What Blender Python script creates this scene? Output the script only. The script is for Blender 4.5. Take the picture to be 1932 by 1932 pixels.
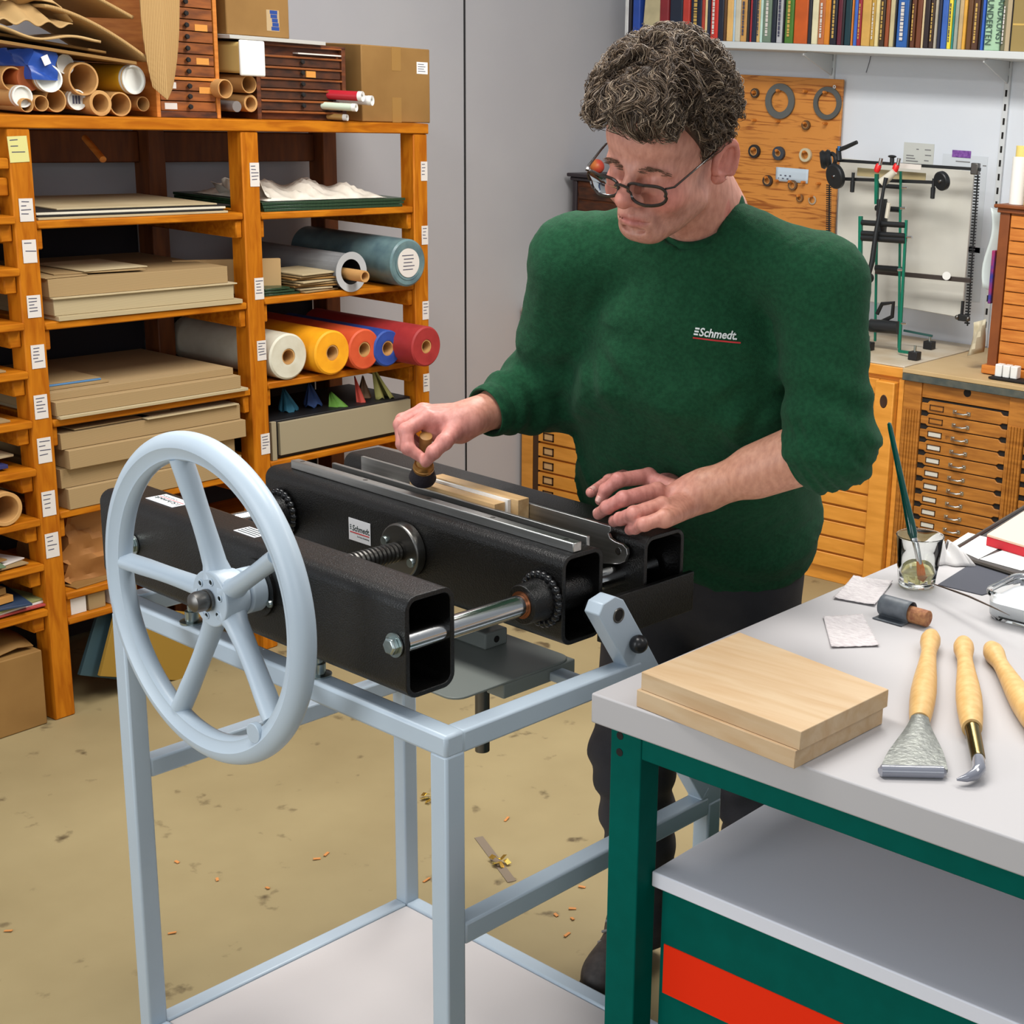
import bpy, bmesh, math, random
import numpy as np
from mathutils import Vector, Matrix
random.seed(7)
SC = bpy.context.scene
for _o in list(bpy.data.objects): bpy.data.objects.remove(_o)
COL = SC.collection
PI = math.pi
# ------------------------------------------------------------------ camera
CF, CPX, CPY, CH = 2823.417, 1500.06, 966.1, 1.72
CFW = Vector((-0.49559, 0.82669, -0.26624)); CR = Vector((0.84848, 0.52637, 0.05506)); CU = Vector((-0.18566, 0.19862, 0.96233))
CFW.normalize(); CR = (CR - CFW*CR.dot(CFW)).normalized(); CU = CR.cross(CFW)
cam = bpy.data.cameras.new('camera'); camo = bpy.data.objects.new('camera', cam); COL.objects.link(camo)
m = Matrix.Identity(4)
for i in range(3): m[i][0] = CR[i]; m[i][1] = CU[i]; m[i][2] = -CFW[i]
m[2][3] = CH
camo.matrix_world = m
cam.sensor_width = 36; cam.lens = CF/1932*36; cam.shift_x = -(CPX-966)/1932; cam.shift_y = (CPY-966)/1932
cam.clip_start = .05
SC.camera = camo
# ------------------------------------------------------------------ light
SC.view_settings.view_transform = 'Standard'; SC.view_settings.look = 'None'
SC.view_settings.exposure = -0.10; SC.view_settings.gamma = 1; SC.view_settings.use_curve_mapping = False
W = bpy.data.worlds.new('world'); SC.world = W; W.use_nodes = True
W.node_tree.nodes['Background'].inputs[0].default_value = (.86, .93, 1, 1); W.node_tree.nodes['Background'].inputs[1].default_value = .40
def area(name, loc, target, sx, sy, power, col=(1, 1, 1)):
    l = bpy.data.lights.new(name, 'AREA'); l.shape = 'RECTANGLE'; l.size = sx; l.size_y = sy; l.energy = power; l.color = col
    o = bpy.data.objects.new(name, l); COL.objects.link(o); o.location = loc
    o.rotation_euler = (Vector(target)-Vector(loc)).to_track_quat('-Z', 'Y').to_euler(); return o
area('ceiling_lamp', (-1.9, 1.2, 3.0), (-1.9, 1.2, 0), 1.6, .5, 50, (1, .97, .92))
area('ceiling_lamp', (-1.9, 3.1, 3.0), (-1.9, 3.1, 0), 1.8, .6, 92, (1, .97, .92))
area('ceiling_lamp', (.2, 2.6, 3.0), (.2, 2.6, 0), 1.6, .5, 26, (1, .97, .92))
area('front_fill', (1.6, -1.6, 2.3), (-2.2, 2.4, .9), 2.2, 1.6, 26, (.93, .97, 1))  # soft fill added behind the camera, stands for no known window
area('front_fill', (-2.6, -1.8, 1.7), (-1.9, 2.2, .7), 2.0, 1.8, 66, (.93, .97, 1))  # second added fill, low at left front to reach under the table
# ------------------------------------------------------------------ helpers
def lin(c): return tuple(((v/255)/12.92 if v/255 <= .04045 else (((v/255)+.055)/1.055)**2.4) for v in c)
MATS = {}
def mat(name, c, rough=.5, metal=0., c2=None, scale=10., stretch=(1, 1, 1), bump=0., bscale=60., detail=6., lo=.35, hi=.65, spec=.5, coat=0., trans=0., ior=1.45, sheen=0., sss=0., wave=None, coords='Object', speck=None, dist=0.):
    if name in MATS: return MATS[name]
    M = bpy.data.materials.new(name); M.use_nodes = True; nt = M.node_tree; N = nt.nodes; L = nt.links; b = N['Principled BSDF']
    b.inputs['Base Color'].default_value = (*lin(c), 1); b.inputs['Roughness'].default_value = rough; b.inputs['Metallic'].default_value = metal
    b.inputs['Specular IOR Level'].default_value = spec; b.inputs['Coat Weight'].default_value = coat; b.inputs['IOR'].default_value = ior
    b.inputs['Transmission Weight'].default_value = trans
    if sheen: b.inputs['Sheen Weight'].default_value = sheen; b.inputs['Sheen Roughness'].default_value = .5
    if sss: b.inputs['Subsurface Weight'].default_value = sss; b.inputs['Subsurface Radius'].default_value = (.012, .004, .002); b.inputs['Subsurface Scale'].default_value = 1.
    tc = N.new('ShaderNodeTexCoord'); mp = N.new('ShaderNodeMapping'); mp.inputs['Scale'].default_value = stretch; L.new(tc.outputs[coords], mp.inputs['Vector'])
    if c2 is not None:
        if wave:
            t = N.new('ShaderNodeTexWave'); t.wave_type = 'BANDS'; t.bands_direction = wave[0]; t.inputs['Scale'].default_value = scale; t.inputs['Distortion'].default_value = wave[1]; t.inputs['Detail'].default_value = 3; t.inputs['Detail Scale'].default_value = wave[2]; out = t.outputs['Fac']
        else:
            t = N.new('ShaderNodeTexNoise'); t.inputs['Scale'].default_value = scale; t.inputs['Detail'].default_value = detail; t.inputs['Distortion'].default_value = dist; out = t.outputs['Fac']
        L.new(mp.outputs[0], t.inputs['Vector'])
        r = N.new('ShaderNodeValToRGB'); r.color_ramp.elements[0].position = lo; r.color_ramp.elements[1].position = hi
        r.color_ramp.elements[0].color = (*lin(c), 1); r.color_ramp.elements[1].color = (*lin(c2), 1); L.new(out, r.inputs[0])
        col = r.outputs[0]
        if speck:
            s = N.new('ShaderNodeTexNoise'); s.inputs['Scale'].default_value = speck[1]; s.inputs['Detail'].default_value = 5; L.new(tc.outputs[coords], s.inputs['Vector'])
            rr = N.new('ShaderNodeValToRGB'); rr.color_ramp.elements[0].position = speck[2]; rr.color_ramp.elements[1].position = speck[3]; rr.color_ramp.elements[0].color = (0, 0, 0, 1); rr.color_ramp.elements[1].color = (1, 1, 1, 1)
            L.new(s.outputs['Fac'], rr.inputs[0]); mx = N.new('ShaderNodeMix'); mx.data_type = 'RGBA'; L.new(rr.outputs[0], mx.inputs[0]); L.new(col, mx.inputs[6]); mx.inputs[7].default_value = (*lin(speck[0]), 1); col = mx.outputs[2]
        L.new(col, b.inputs['Base Color'])
    if bump:
        n = N.new('ShaderNodeTexNoise'); n.inputs['Scale'].default_value = bscale; n.inputs['Detail'].default_value = 4; L.new(mp.outputs[0], n.inputs['Vector'])
        bp_ = N.new('ShaderNodeBump'); bp_.inputs['Strength'].default_value = bump; bp_.inputs['Distance'].default_value = .002; L.new(n.outputs['Fac'], bp_.inputs['Height']); L.new(bp_.outputs[0], b.inputs['Normal'])
    MATS[name] = M; return M
def V(*a): return Vector(a)
class MB:
    def __init__(s): s.bm = bmesh.new()
    def box(s, c, d, rz=0, rx=0, ry=0):
        M = Matrix.Translation(c) @ Matrix.Rotation(rz, 4, 'Z') @ Matrix.Rotation(ry, 4, 'Y') @ Matrix.Rotation(rx, 4, 'X') @ Matrix.Diagonal((d[0], d[1], d[2], 1))
        bmesh.ops.create_cube(s.bm, size=1, matrix=M); return s
    def bb(s, x0, x1, y0, y1, z0, z1): return s.box(((x0+x1)/2, (y0+y1)/2, (z0+z1)/2), (x1-x0, y1-y0, z1-z0))
    def cyl(s, p, q, r1, r2=None, n=24, caps=True):
        p = Vector(p); q = Vector(q); d = q-p; r2 = r1 if r2 is None else r2
        M = Matrix.Translation((p+q)/2) @ d.to_track_quat('Z', 'Y').to_matrix().to_4x4()
        bmesh.ops.create_cone(s.bm, cap_ends=caps, segments=n, radius1=r1, radius2=r2, depth=d.length, matrix=M); return s
    def sph(s, c, r, n=16, sc=(1, 1, 1), rot=None):
        M = Matrix.Translation(c) @ (rot.to_4x4() if rot else Matrix.Identity(4)) @ Matrix.Diagonal((*sc, 1))
        bmesh.ops.create_uvsphere(s.bm, u_segments=n, v_segments=max(6, n//2), radius=r, matrix=M); return s
    def lathe(s, prof, o=(0, 0, 0), ax=(0, 0, 1), n=32, close=False, caps=True):
        # prof: list of (radius, height along axis)
        o = Vector(o); ax = Vector(ax).normalized(); q = ax.to_track_quat('Z', 'Y').to_matrix(); rings = []
        for r, h in prof:
            if r < 1e-6: rings.append([s.bm.verts.new(o+ax*h)])
            else: rings.append([s.bm.verts.new(o+q @ Vector((r*math.cos(2*PI*i/n), r*math.sin(2*PI*i/n), h))) for i in range(n)])
        prs = list(zip(rings, rings[1:])) + ([(rings[-1], rings[0])] if close else [])
        for a, b in prs:
            for i in range(n):
                j = (i+1) % n; f = [a[i % len(a)], a[j % len(a)], b[j % len(b)], b[i % len(b)]]; f = list(dict.fromkeys(f))
                if len(f) > 2:
                    try: s.bm.faces.new(f)
                    except ValueError: pass
        if not close and caps:
            for k in (0, -1):
                if len(rings[k]) > 2: s.bm.faces.new(rings[k])
        return s
    def torus(s, c, ax, R, r, n=64, k=16, sr=1., sh=1.):
        return s.lathe([(R+r*sr*math.cos(2*PI*i/k), r*sh*math.sin(2*PI*i/k)) for i in range(k)], c, ax, n, close=True)
    def tube(s, pts, r, n=10, caps=True, flat=None):
        pts = [Vector(p) for p in pts]; rs = r if isinstance(r, (list, tuple)) else [r]*len(pts); rings = []
        up = None
        for i, p in enumerate(pts):
            t = (pts[min(i+1, len(pts)-1)]-pts[max(i-1, 0)]).normalized()
            if up is None:
                up = Vector((0, 0, 1)) if abs(t.z) < .9 else Vector((1, 0, 0))
            a = t.cross(up).normalized(); b = a.cross(t); up = b
            fl = flat[i] if isinstance(flat, (list, tuple)) else (flat or 1.)
            rings.append([s.bm.verts.new(p+(a*math.cos(2*PI*k/n)+b*fl*math.sin(2*PI*k/n))*rs[i]) for k in range(n)])
        for A, B in zip(rings, rings[1:]):
            for k in range(n): s.bm.faces.new((A[k], A[(k+1) % n], B[(k+1) % n], B[k]))
        if caps: s.bm.faces.new(rings[0]); s.bm.faces.new(rings[-1])
        return s
    def prism(s, poly, o, ex, ey, ez):
        # poly 2d list extruded; point = o + ex*x + ey*y (+ez)
        o = Vector(o); ex = Vector(ex); ey = Vector(ey); ez = Vector(ez)
        a = [s.bm.verts.new(o+ex*x+ey*y) for x, y in poly]; b = [s.bm.verts.new(o+ex*x+ey*y+ez) for x, y in poly]; n = len(poly)
        s.bm.faces.new(a[::-1]); s.bm.faces.new(b)
        for i in range(n): s.bm.faces.new((a[i], a[(i+1) % n], b[(i+1) % n], b[i]))
        return s
    def rtube(s, x0, x1, y0, y1, z0, z1, th, rad, k=5):
        # hollow rounded rectangular tube along x
        def ring(a, b, c, d, r):
            P = []
            for cx, cy, st in ((b-r, d-r, 0), (a+r, d-r, 90), (a+r, c+r, 180), (b-r, c+r, 270)):
                for i in range(k+1):
                    t = math.radians(st+90*i/k); P.append((cx+r*math.cos(t), cy+r*math.sin(t)))
            return P
        O = ring(y0, y1, z0, z1, rad); I = ring(y0+th, y1-th, z0+th, z1-th, max(rad-th, .004)); n = len(O)
        vs = [[s.bm.verts.new((x, a, b)) for a, b in R] for x in (x0, x1) for R in (O, I)]
        o0, i0, o1, i1 = vs
        for i in range(n):
            j = (i+1) % n
            s.bm.faces.new((o0[i], o0[j], o1[j], o1[i])); s.bm.faces.new((i0[j], i0[i], i1[i], i1[j]))
            s.bm.faces.new((o0[j], o0[i], i0[i], i0[j])); s.bm.faces.new((o1[i], o1[j], i1[j], i1[i]))
        return s
    def grid(s, nx, ny, fn):
        v = [[s.bm.verts.new(fn(i/nx, j/ny)) for j in range(ny+1)] for i in range(nx+1)]
        for i in range(nx):
            for j in range(ny): s.bm.faces.new((v[i][j], v[i+1][j], v[i+1][j+1], v[i][j+1]))
        return s
    def build(s, name, material, parent=None, bevel=0., seg=2, smooth=True, solid=0., sub=0, angle=35):
        bmesh.ops.recalc_face_normals(s.bm, faces=s.bm.faces)
        me = bpy.data.meshes.new(name); s.bm.to_mesh(me); s.bm.free()
        o = bpy.data.objects.new(name, me); COL.objects.link(o)
        if material: me.materials.append(material)
        if solid: d = o.modifiers.new('s', 'SOLIDIFY'); d.thickness = solid; d.offset = 0
        if bevel: d = o.modifiers.new('b', 'BEVEL'); d.width = bevel; d.segments = seg; d.limit_method = 'ANGLE'; d.angle_limit = math.radians(30); d.harden_normals = False
        if sub: d = o.modifiers.new('u', 'SUBSURF'); d.levels = sub; d.render_levels = sub
        if smooth:
            for p in me.polygons: p.use_smooth = True
            if not sub: me.set_sharp_from_angle(angle=math.radians(angle))
        if parent: o.parent = parent
        return o
def tag(o, label=None, cat=None, group=None, kind=None):
    if label: o['label'] = label
    if cat: o['category'] = cat
    if group: o['group'] = group
    if kind: o['kind'] = kind
    return o
def thing(name, label, cat, loc=(0, 0, 0), rz=0, group=None):
    o = bpy.data.objects.new(name, None); COL.objects.link(o); o.location = loc; o.rotation_euler = (0, 0, rz); o.empty_display_size = .05
    return tag(o, label, cat, group)
def dup(r, label=None, loc=None, rz=None, group=None):
    c = r.copy(); COL.objects.link(c)
    if label: c['label'] = label
    if group: c['group'] = group
    if loc is not None: c.location = loc
    if rz is not None: c.rotation_euler = (0, 0, rz)
    def kids(a, b):
        for ch in [x for x in KIDS(a)]:
            d = ch.copy(); COL.objects.link(d); d.parent = b; d.matrix_parent_inverse = ch.matrix_parent_inverse; kids(ch, d)
    kids(r, c); return c
def KIDS(a): return [o for o in bpy.data.objects if o.parent == a]
def ray(px, py): return CFW + CR*((px-CPX)/CF) - CU*((py-CPY)/CF)
def at(px, py, x=None, y=None, z=None):
    # the point of the room seen at this pixel of the photograph on the plane x=, y= or z=
    r = ray(px, py); o = Vector((0, 0, CH))
    t = (x-o.x)/r.x if x is not None else (y-o.y)/r.y if y is not None else (z-o.z)/r.z
    return o+r*t
def text(s, size, material, parent, name, M, extrude=.0004, bold=.0, shear=0., sx=1., align='LEFT'):
    cu = bpy.data.curves.new(name, 'FONT'); cu.body = s; cu.size = size; cu.extrude = extrude; cu.offset = bold; cu.shear = shear; cu.align_x = align; cu.resolution_u = 3
    o = bpy.data.objects.new(name, cu); COL.objects.link(o)
    me = bpy.data.meshes.new_from_object(o.evaluated_get(bpy.context.evaluated_depsgraph_get())); bpy.data.objects.remove(o)
    me.transform(M @ Matrix.Diagonal((sx, 1, 1, 1))); me.materials.append(material)
    o = bpy.data.objects.new(name, me); COL.objects.link(o)
    if parent: o.parent = parent
    return o
def frame(o, x, y):
    # matrix with given x and y axes
    x = Vector(x).normalized(); z = x.cross(Vector(y)).normalized(); y = z.cross(x); m = Matrix.Identity(4)
    for i in range(3): m[i][0] = x[i]; m[i][1] = y[i]; m[i][2] = z[i]; m[i][3] = o[i]
    return m
# ------------------------------------------------------------------ materials
FLOOR = mat('painted_floor', (140, 124, 88), .6, c2=(157, 141, 103), scale=2.2, lo=.3, hi=.7, speck=((88, 74, 50), 13., .63, .73), bump=.05, bscale=30)
WALLM = mat('grey_wall_panel', (180, 179, 183), .7, c2=(184, 183, 186), scale=3)
WALL2 = mat('white_wall', (214, 220, 228), .8, c2=(218, 223, 230), scale=4)
PAINT = mat('grey_paint', (176, 190, 203), .34, c2=(180, 194, 206), scale=8, bump=.03, bscale=200)
BLACKP = mat('black_powder_coat', (13, 12, 12), .31, c2=(16, 15, 14), scale=40, bump=.45, bscale=420, spec=.5)
CHROME = mat('polished_steel', (205, 205, 205), .16, 1.)
STEEL = mat('ground_steel', (170, 170, 168), .36, 1., c2=(190, 190, 188), scale=30, stretch=(.2, 6, 6))
DSTEEL = mat('dark_steel', (110, 108, 105), .38, 1.)
ZINC = mat('zinc_plated', (190, 200, 198), .28, 1., c2=(160, 172, 172), scale=60)
BLACK = mat('black_rubber', (22, 22, 24), .5)
DARK = mat('dark_gap', (24, 20, 18), .8)
TOPM = mat('grey_laminate', (180, 177, 178), .5, bump=.03, bscale=500, spec=.3)
GREENP = mat('green_paint', (0, 84, 74), .5, c2=(0, 88, 78), scale=30, bump=.03, bscale=300, spec=.06)
RED = mat('red_paint', (236, 46, 12), .5, spec=.15)
PINE = mat('stained_pine', (158, 86, 8), .55, spec=.15, c2=(188, 114, 20), scale=7, stretch=(7, 1, 7), detail=5, dist=.8)
PINEV = mat('stained_pine_upright', (158, 85, 8), .55, spec=.15, c2=(188, 113, 20), scale=7, stretch=(7, 7, 1), detail=5, dist=.8)
OLDWOOD = mat('old_dark_wood', (112, 58, 22), .55, c2=(58, 28, 14), scale=14, stretch=(1, 1, 4), detail=5)
ORANGEW = mat('orange_wood', (182, 104, 34), .5, c2=(204, 128, 52), scale=10, stretch=(1, 1, 9), detail=4)
OAK = mat('oak_drawers', (182, 118, 44), .45, c2=(150, 92, 30), scale=9, stretch=(1, 1, 8), detail=6, speck=((72, 42, 20), 14., .7, .78))
BEECH = mat('beech_wood', (216, 178, 118), .42, c2=(204, 160, 98), scale=14, stretch=(6, 6, 1), detail=4)
MAPLE = mat('maple_board', (200, 174, 140), .6, c2=(190, 158, 120), scale=5, stretch=(1, 9, 9), detail=5, dist=.6)
WSTRIP = mat('pale_wood', (218, 182, 132), .5, c2=(196, 156, 106), scale=9, stretch=(1, 8, 8))
CARD = mat('brown_cardboard', (144, 107, 56), .75, c2=(132, 96, 47), scale=6)
KRAFT = mat('kraft_tube', (196, 150, 92), .7, c2=(182, 134, 78), scale=12)
GREYB = mat('grey_board', (158, 132, 92), .8, c2=(146, 120, 80), scale=5)
GREYB2 = mat('pale_board', (184, 168, 134), .8, c2=(170, 152, 116), scale=5)
PAPER = mat('white_paper', (232, 230, 226), .7)
PAPER2 = mat('label_paper', (212, 205, 198), .8)
INK = mat('ink', (70, 70, 90), .8)
WPLAS = mat('white_plastic', (226, 226, 222), .4)
# ------------------------------------------------------------------ room shell
XW, YW = -4.12, 5.25
def struct(mb, name, m, **k): return tag(mb.build(name, m, None, **k), kind='structure')
struct(MB().bb(XW-.1, 4.2, -2.2, YW+.1, -.06, 0), 'floor', FLOOR, smooth=False)
wl = struct(MB().bb(XW-.1, XW, -2.2, YW+.1, 0, 3.1), 'wall_left', WALLM, smooth=False)
struct(MB().bb(XW, 4.2, YW, YW+.1, 0, 3.1), 'wall_back', WALL2, smooth=False)
# ================================================================== backing press on its stand
U0 = (-1.33493, 1.3519, 0); UYAW = -0.08029; SW, SD, ST = .824, .6057, .8693; T = .034
press = thing('backing_press', 'black steel book backing press with large grey handwheel on grey tubular stand', 'press', U0, UYAW)
P = press
def leg(x, y): MB().bb(x, x+T, y, y+T, .0, ST-T+.004 if y < .1 else .56).build('stand_leg', PAINT, P, .004)
for x in (-SW, -T):
    for y in (0, SD-T): leg(x, y)
MB().bb(-SW+.0005, -.0005, 0, T, ST-T, ST).build('top_rail', PAINT, P, .005)
MB().bb(-T+.0003, -.0003, T-.004, .392, ST-T+.0003, ST-.0003).build('top_rail', PAINT, P, .004)
MB().bb(-SW+.0003, -SW+T-.0003, T-.004, .392, ST-T+.0003, ST-.0003).build('top_rail', PAINT, P, .004)
ZM, ZB = .573, .064
for x in (-SW, -T): MB().bb(x+.0004, x+T-.0004, T-.001, SD-T+.001, ZM-T, ZM).build('side_rail', PAINT, P, .004)
for x in (-SW, -T): MB().bb(x+.0004, x+T-.0004, T-.001, SD-T+.001, ZB-T, ZB).build('bottom_rail', PAINT, P, .004)
for y in (0, SD-T): MB().bb(-SW+T-.001, -T+.001, y+.0004, y+T-.0004, ZB-T, ZB).build('bottom_rail', PAINT, P, .004)
SHELFM = mat('shelf_laminate', (202, 196, 195), .45)
MB().bb(-SW+T+.001, -T-.001, T+.001, SD-T-.001, ZB-.022, ZB-.004).build('shelf_panel', SHELFM, P, .002)
# gusset welds
for x in (-SW, -T):
    MB().prism([(0, 0), (.02, 0), (0, .02)], (x+.001, SD-T, ZM), (0, -1, 0), (0, 0, 1), (T-.002, 0, 0)).build('weld_gusset', PAINT, P, .002)
# three hollow beams
def beam(u0, u1, v0, v1, z0, z1): return MB().rtube(u0, u1, v0, v1, z0, z1, .0075, .02, 6).build('beam', BLACKP, P, .0012)
B1 = beam(-.835, -.08, 0, .086, .898, 1.046)
B2 = beam(-.79, -.062, .278, .365, .905, 1.048)
B3 = beam(-.785, -.045, .44, .535, .905, 1.048)
# slide rods with welded bushes
for u in (-.101, -.742):
    MB().cyl((u, .012, .975), (u, .52, .975), .0165, n=32).build('slide_rod', CHROME, P)
    bu = MB().lathe([(.0175, 0), (.030, 0), (.031, .008), (.031, .03), (.036, .04), (.036, .046)], (u, .232, .975), (0, 1, 0), 32).build('rod_bush', BLACKP, P, .001)
    MB().lathe([(.0168, -.001), (.021, -.001), (.021, .004), (.0168, .004)], (u, .232, .975), (0, 1, 0), 32, close=True).build('bronze_liner', mat('bronze', (176, 112, 76), .35, 1.), bu)
    wd = MB(); random.seed(3)
    for i in range(22):
        a = 2*PI*i/22; wd.sph((u+.037*math.cos(a), .272, .975+.037*math.sin(a)), .008, 8, (1, .8, 1))
    wd.build('weld_bead', mat('black_gloss', (20, 20, 22), .2), bu)
    MB().cyl((u, .286, .975), (u, .358, .975), .029, n=28).build('inner_sleeve', BLACKP, P)
    MB().lathe([(.0, .0), (.012, 0), (.0175, -.001), (.0175, -.0035), (.0, -.0035)], (u, .0, .975), (0, 1, 0), 24).build('washer', ZINC, P)
    MB().lathe([(.0, -.013), (.0105, -.013), (.0128, -.011), (.0128, -.0035), (0, -.0035)], (u, 0, .975), (0, 1, 0), 6).build('hex_bolt', ZINC, P, .0008)
# screw, disc
MB().lathe([(.0, 0), (.044, 0), (.046, .003), (.046, .018), (0, .018)], (-.412, .259, .982), (0, 1, 0), 48).build('thrust_disc', mat('turned_steel', (120, 118, 114), .34, 1.), P, .001)
for a in (20, 200): MB().lathe([(0, -.004), (.007, -.004), (.008, -.002), (.008, .001), (0, .001)], (-.412+.034*math.cos(math.radians(a-40)), .259, .982+.034*math.sin(math.radians(a-40))), (0, 1, 0), 16).build('socket_screw', ZINC, P)
prof = [(0, -.09)]
z = -.085
while z < .259: prof += [(.0165, z), (.0165, z+.0035), (.0135, z+.0045), (.0135, z+.007)]; z += .008
prof += [(0, .259)]
MB().lathe(prof, (-.412, 0, .982), (0, 1, 0), 28).build('screw_spindle', DSTEEL, P, angle=25)
MB().lathe([(.018, -.03), (.03, -.03), (.034, -.027), (.034, -.004), (.018, -.004)], (-.412, 0, .982), (0, 1, 0), 40).build('screw_collar', PAINT, P, .0015)
MB().lathe([(.018, -.004), (.044, -.004), (.044, .001), (.018, .001)], (-.412, 0, .982), (0, 1, 0), 40).build('screw_flange', BLACKP, P)
for a in (5, 95, 185, 275): MB().lathe([(0, -.0085), (.0045, -.0085), (.006, -.006), (.006, -.004), (0, -.004)], (-.412+.04*math.cos(math.radians(a-28)), 0, .982+.04*math.sin(math.radians(a-28))), (0, 1, 0), 12).build('socket_screw', ZINC, P)
# handwheel
hub = V(-.412, -.085, .983); wh = MB()
R0 = .2225
rp = []
for i in range(28):
    a = 2*PI*i/28; rr = .0215
    c, s_ = math.cos(a), math.sin(a)
    x = rr*1.0*c; y = rr*.86*s_
    if s_ < 0 and -.75 < c < -.1: y += .003
    rp.append((R0+x, y))
wh.lathe(rp, hub, (0, 1, 0), 120, close=True)
wheel = wh.build('handwheel', PAINT, P)
MB().lathe([(.0165, .006), (.0405, .006), (.042, .008), (.042, .028), (.036, .05), (.0165, .05)], (hub.x, hub.y, hub.z), (0, 1, 0), 48).build('wheel_hub', PAINT, wheel, .0012)
for a in (103, 31, -43, -113, 177):
    a = math.radians(a); d = V(math.cos(a), 0, math.sin(a)); n_ = 9
    pts = [hub+d*(.03+(.206-.03)*i/n_)+V(0, .026-.024*(i/n_)**1.3, 0) for i in range(n_+1)]
    MB().tube(pts, [.0185-.003*math.sin(PI*min(i, 7)/n_)+(.004 if i in (0,) else 0) for i in range(n_+1)], 16, flat=.78).build('wheel_spoke', PAINT, wheel)
a = math.radians(-52); MB().cyl(hub+V(.206*math.cos(a), -.008, .206*math.sin(a)), hub+V(.206*math.cos(a), -.0175, .206*math.sin(a)), .015, n=28).build('handle_boss', PAINT, wheel, .001)
MB().lathe([(0, -.024), (.008, -.0235), (.0135, -.020), (.0152, -.014), (.0152, -.004), (.0138, -.003), (.0138, -.0005), (.0152, .0), (.0152, .0025), (.0138, .0035), (.0138, .006), (.0152, .007), (.0152, .02), (0, .02)], hub, (0, 1, 0), 32).build('spindle_end_cap', DSTEEL, wheel)
HOLE = mat('dark_socket', (20, 34, 36), .35, .6)
for k in range(6):
    a = math.radians(75-k*60); c = hub+V(.0275*math.cos(a), .0052, .0275*math.sin(a))
    MB().torus(c, (0, 1, 0), .0046, .0011, 16, 8).build('screw_rim', PAINT, wheel); MB().cyl(c, c+V(0, .004, 0), .0045, n=14).build('hub_screw', HOLE, wheel)
# jaws and rails on the beams
MB().bb(-.752, -.066, .304, .3215, 1.048, 1.063).build('guide_rail', STEEL, P, .0015)
for u in (-.73, -.56, -.4, -.25, -.09): MB().cyl((u, .3128, 1.0625), (u, .3128, 1.0633), .0042, n=14).build('rail_screw', DSTEEL, P)
MB().bb(-.72, -.098, .3655, .3725, .99, 1.054).build('front_jaw_plate', STEEL, P, .001)
jp = [(-.72, .99), (-.72, 1.056), (-.108, 1.056), (-.108, 1.048), (-.113, 1.043), (-.108, 1.036), (-.098, 1.033), (-.082, 1.032), (-.073, 1.027), (-.071, 1.018), (-.076, 1.005), (-.088, .9985), (-.12, .992), (-.13, .99)]
jaw = MB().prism(jp, (0, .4285, 0), (1, 0, 0), (0, 0, 1), (0, .0065, 0)).build('rear_jaw_plate', STEEL, P, .0008)
MB().lathe([(.0035, -.0005), (.006, -.0005), (.006, .002), (.0035, .002)], (-.09, .4285, 1.019), (0, 1, 0), 20, close=True).build('jaw_hole_ring', CHROME, jaw)
MB().cyl((-.09, .428, 1.019), (-.09, .4295, 1.019), .0038, n=16).build('jaw_hole', DARK, jaw)
MB().bb(-.7, -.2, .4352, .4405, 1.03, 1.0485).build('jaw_spacer', BLACKP, P, .001)
# end plates that link the rear beams, pivots
for u in (-.045, -.82):
    MB().bb(u+.001, u+.011, .335, .55, .905, .972).build('link_plate', BLACKP, P, .0015)
    MB().cyl((u-.02, .345, .950), (u+.02, .345, .950), .020, n=24).build('pivot_boss', BLACKP, P)
BR = [(.322, .869), (.318, .975), (.336, .988), (.352, .984), (.368, .962), (.445, .869)]
for u in (-T+.0015, -SW+.0015):
    br = MB().prism([(.577, .54), (.2935, .968), (.302, .984), (.328, .990), (.347, .980), (.414, .880), (.6057, .588), (.6057, .54)], (u, 0, 0), (0, 1, 0), (0, 0, 1), (.031, 0, 0)).build('slanted_rear_leg', PAINT, P, .002)
    MB().bb(u+.001, u+.030, .372, .402, ST, ST+.012).build('weld_gusset', PAINT, P, .005, 3)
    MB().cyl((u+.0300, .336, .958), (u+.0316, .336, .958), .0105, n=24).build('pivot_socket', DARK, br)
    MB().torus((u+.0314, .336, .958), (1, 0, 0), .0105, .0016, 24, 8).build('pivot_ring', DSTEEL, br)
    MB().sph((u+.041, .372, .905), .0145, 24).build('ball_knob', mat('black_knob', (26, 26, 28), .3), br)
    MB().cyl((u+.029, .372, .905), (u+.04, .372, .905), .007).build('knob_neck', BLACK, br)
# front rest bolts
for u in (-.3, -.62):
    MB().lathe([(0, 0), (.019, 0), (.019, .0025), (.0105, .004), (.0105, .019), (.0065, .02), (.0065, .0285), (0, .0285)], (u, .02, ST), (0, 0, 1), 28).build('rest_bolt', ZINC, P)
# tray and its guide column
tp = []
for cx, cy, s0 in ((-.235, .43, 0), (-.575, .43, 90), (-.575, .225, 180), (-.235, .225, 270)):
    for i in range(6): t = math.radians(s0+18*i); tp.append((cx+.025*math.cos(t), cy+.025*math.sin(t)))
GREYD = mat('grey_tray_paint', (134, 140, 136), .4)
MB().prism(tp, (0, 0, .797), (1, 0, 0), (0, 1, 0), (0, 0, .004)).build('tray_plate', GREYD, P, .001)
MB().bb(-.25, -.21, .30, .46, .772, .797).build('tray_lip', GREYD, P, .002)
for u in (-.37,):
    MB().cyl((u, .40, .6), (u, .40, .905), .0125, n=24).build('guide_column', DSTEEL, P)
    MB().bb(u-.05, u+.035, .375, .425, .801, .83).build('clamp_block', GREYD, P, .003)
    MB().cyl((u+.0345, .4, .815), (u+.0356, .4, .815), .006, n=14).build('clamp_hole', DARK, P)
MB().bb(-.46, -.40, .30, .36, .845, .905).build('column_head', DSTEEL, P, .003)
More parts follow.
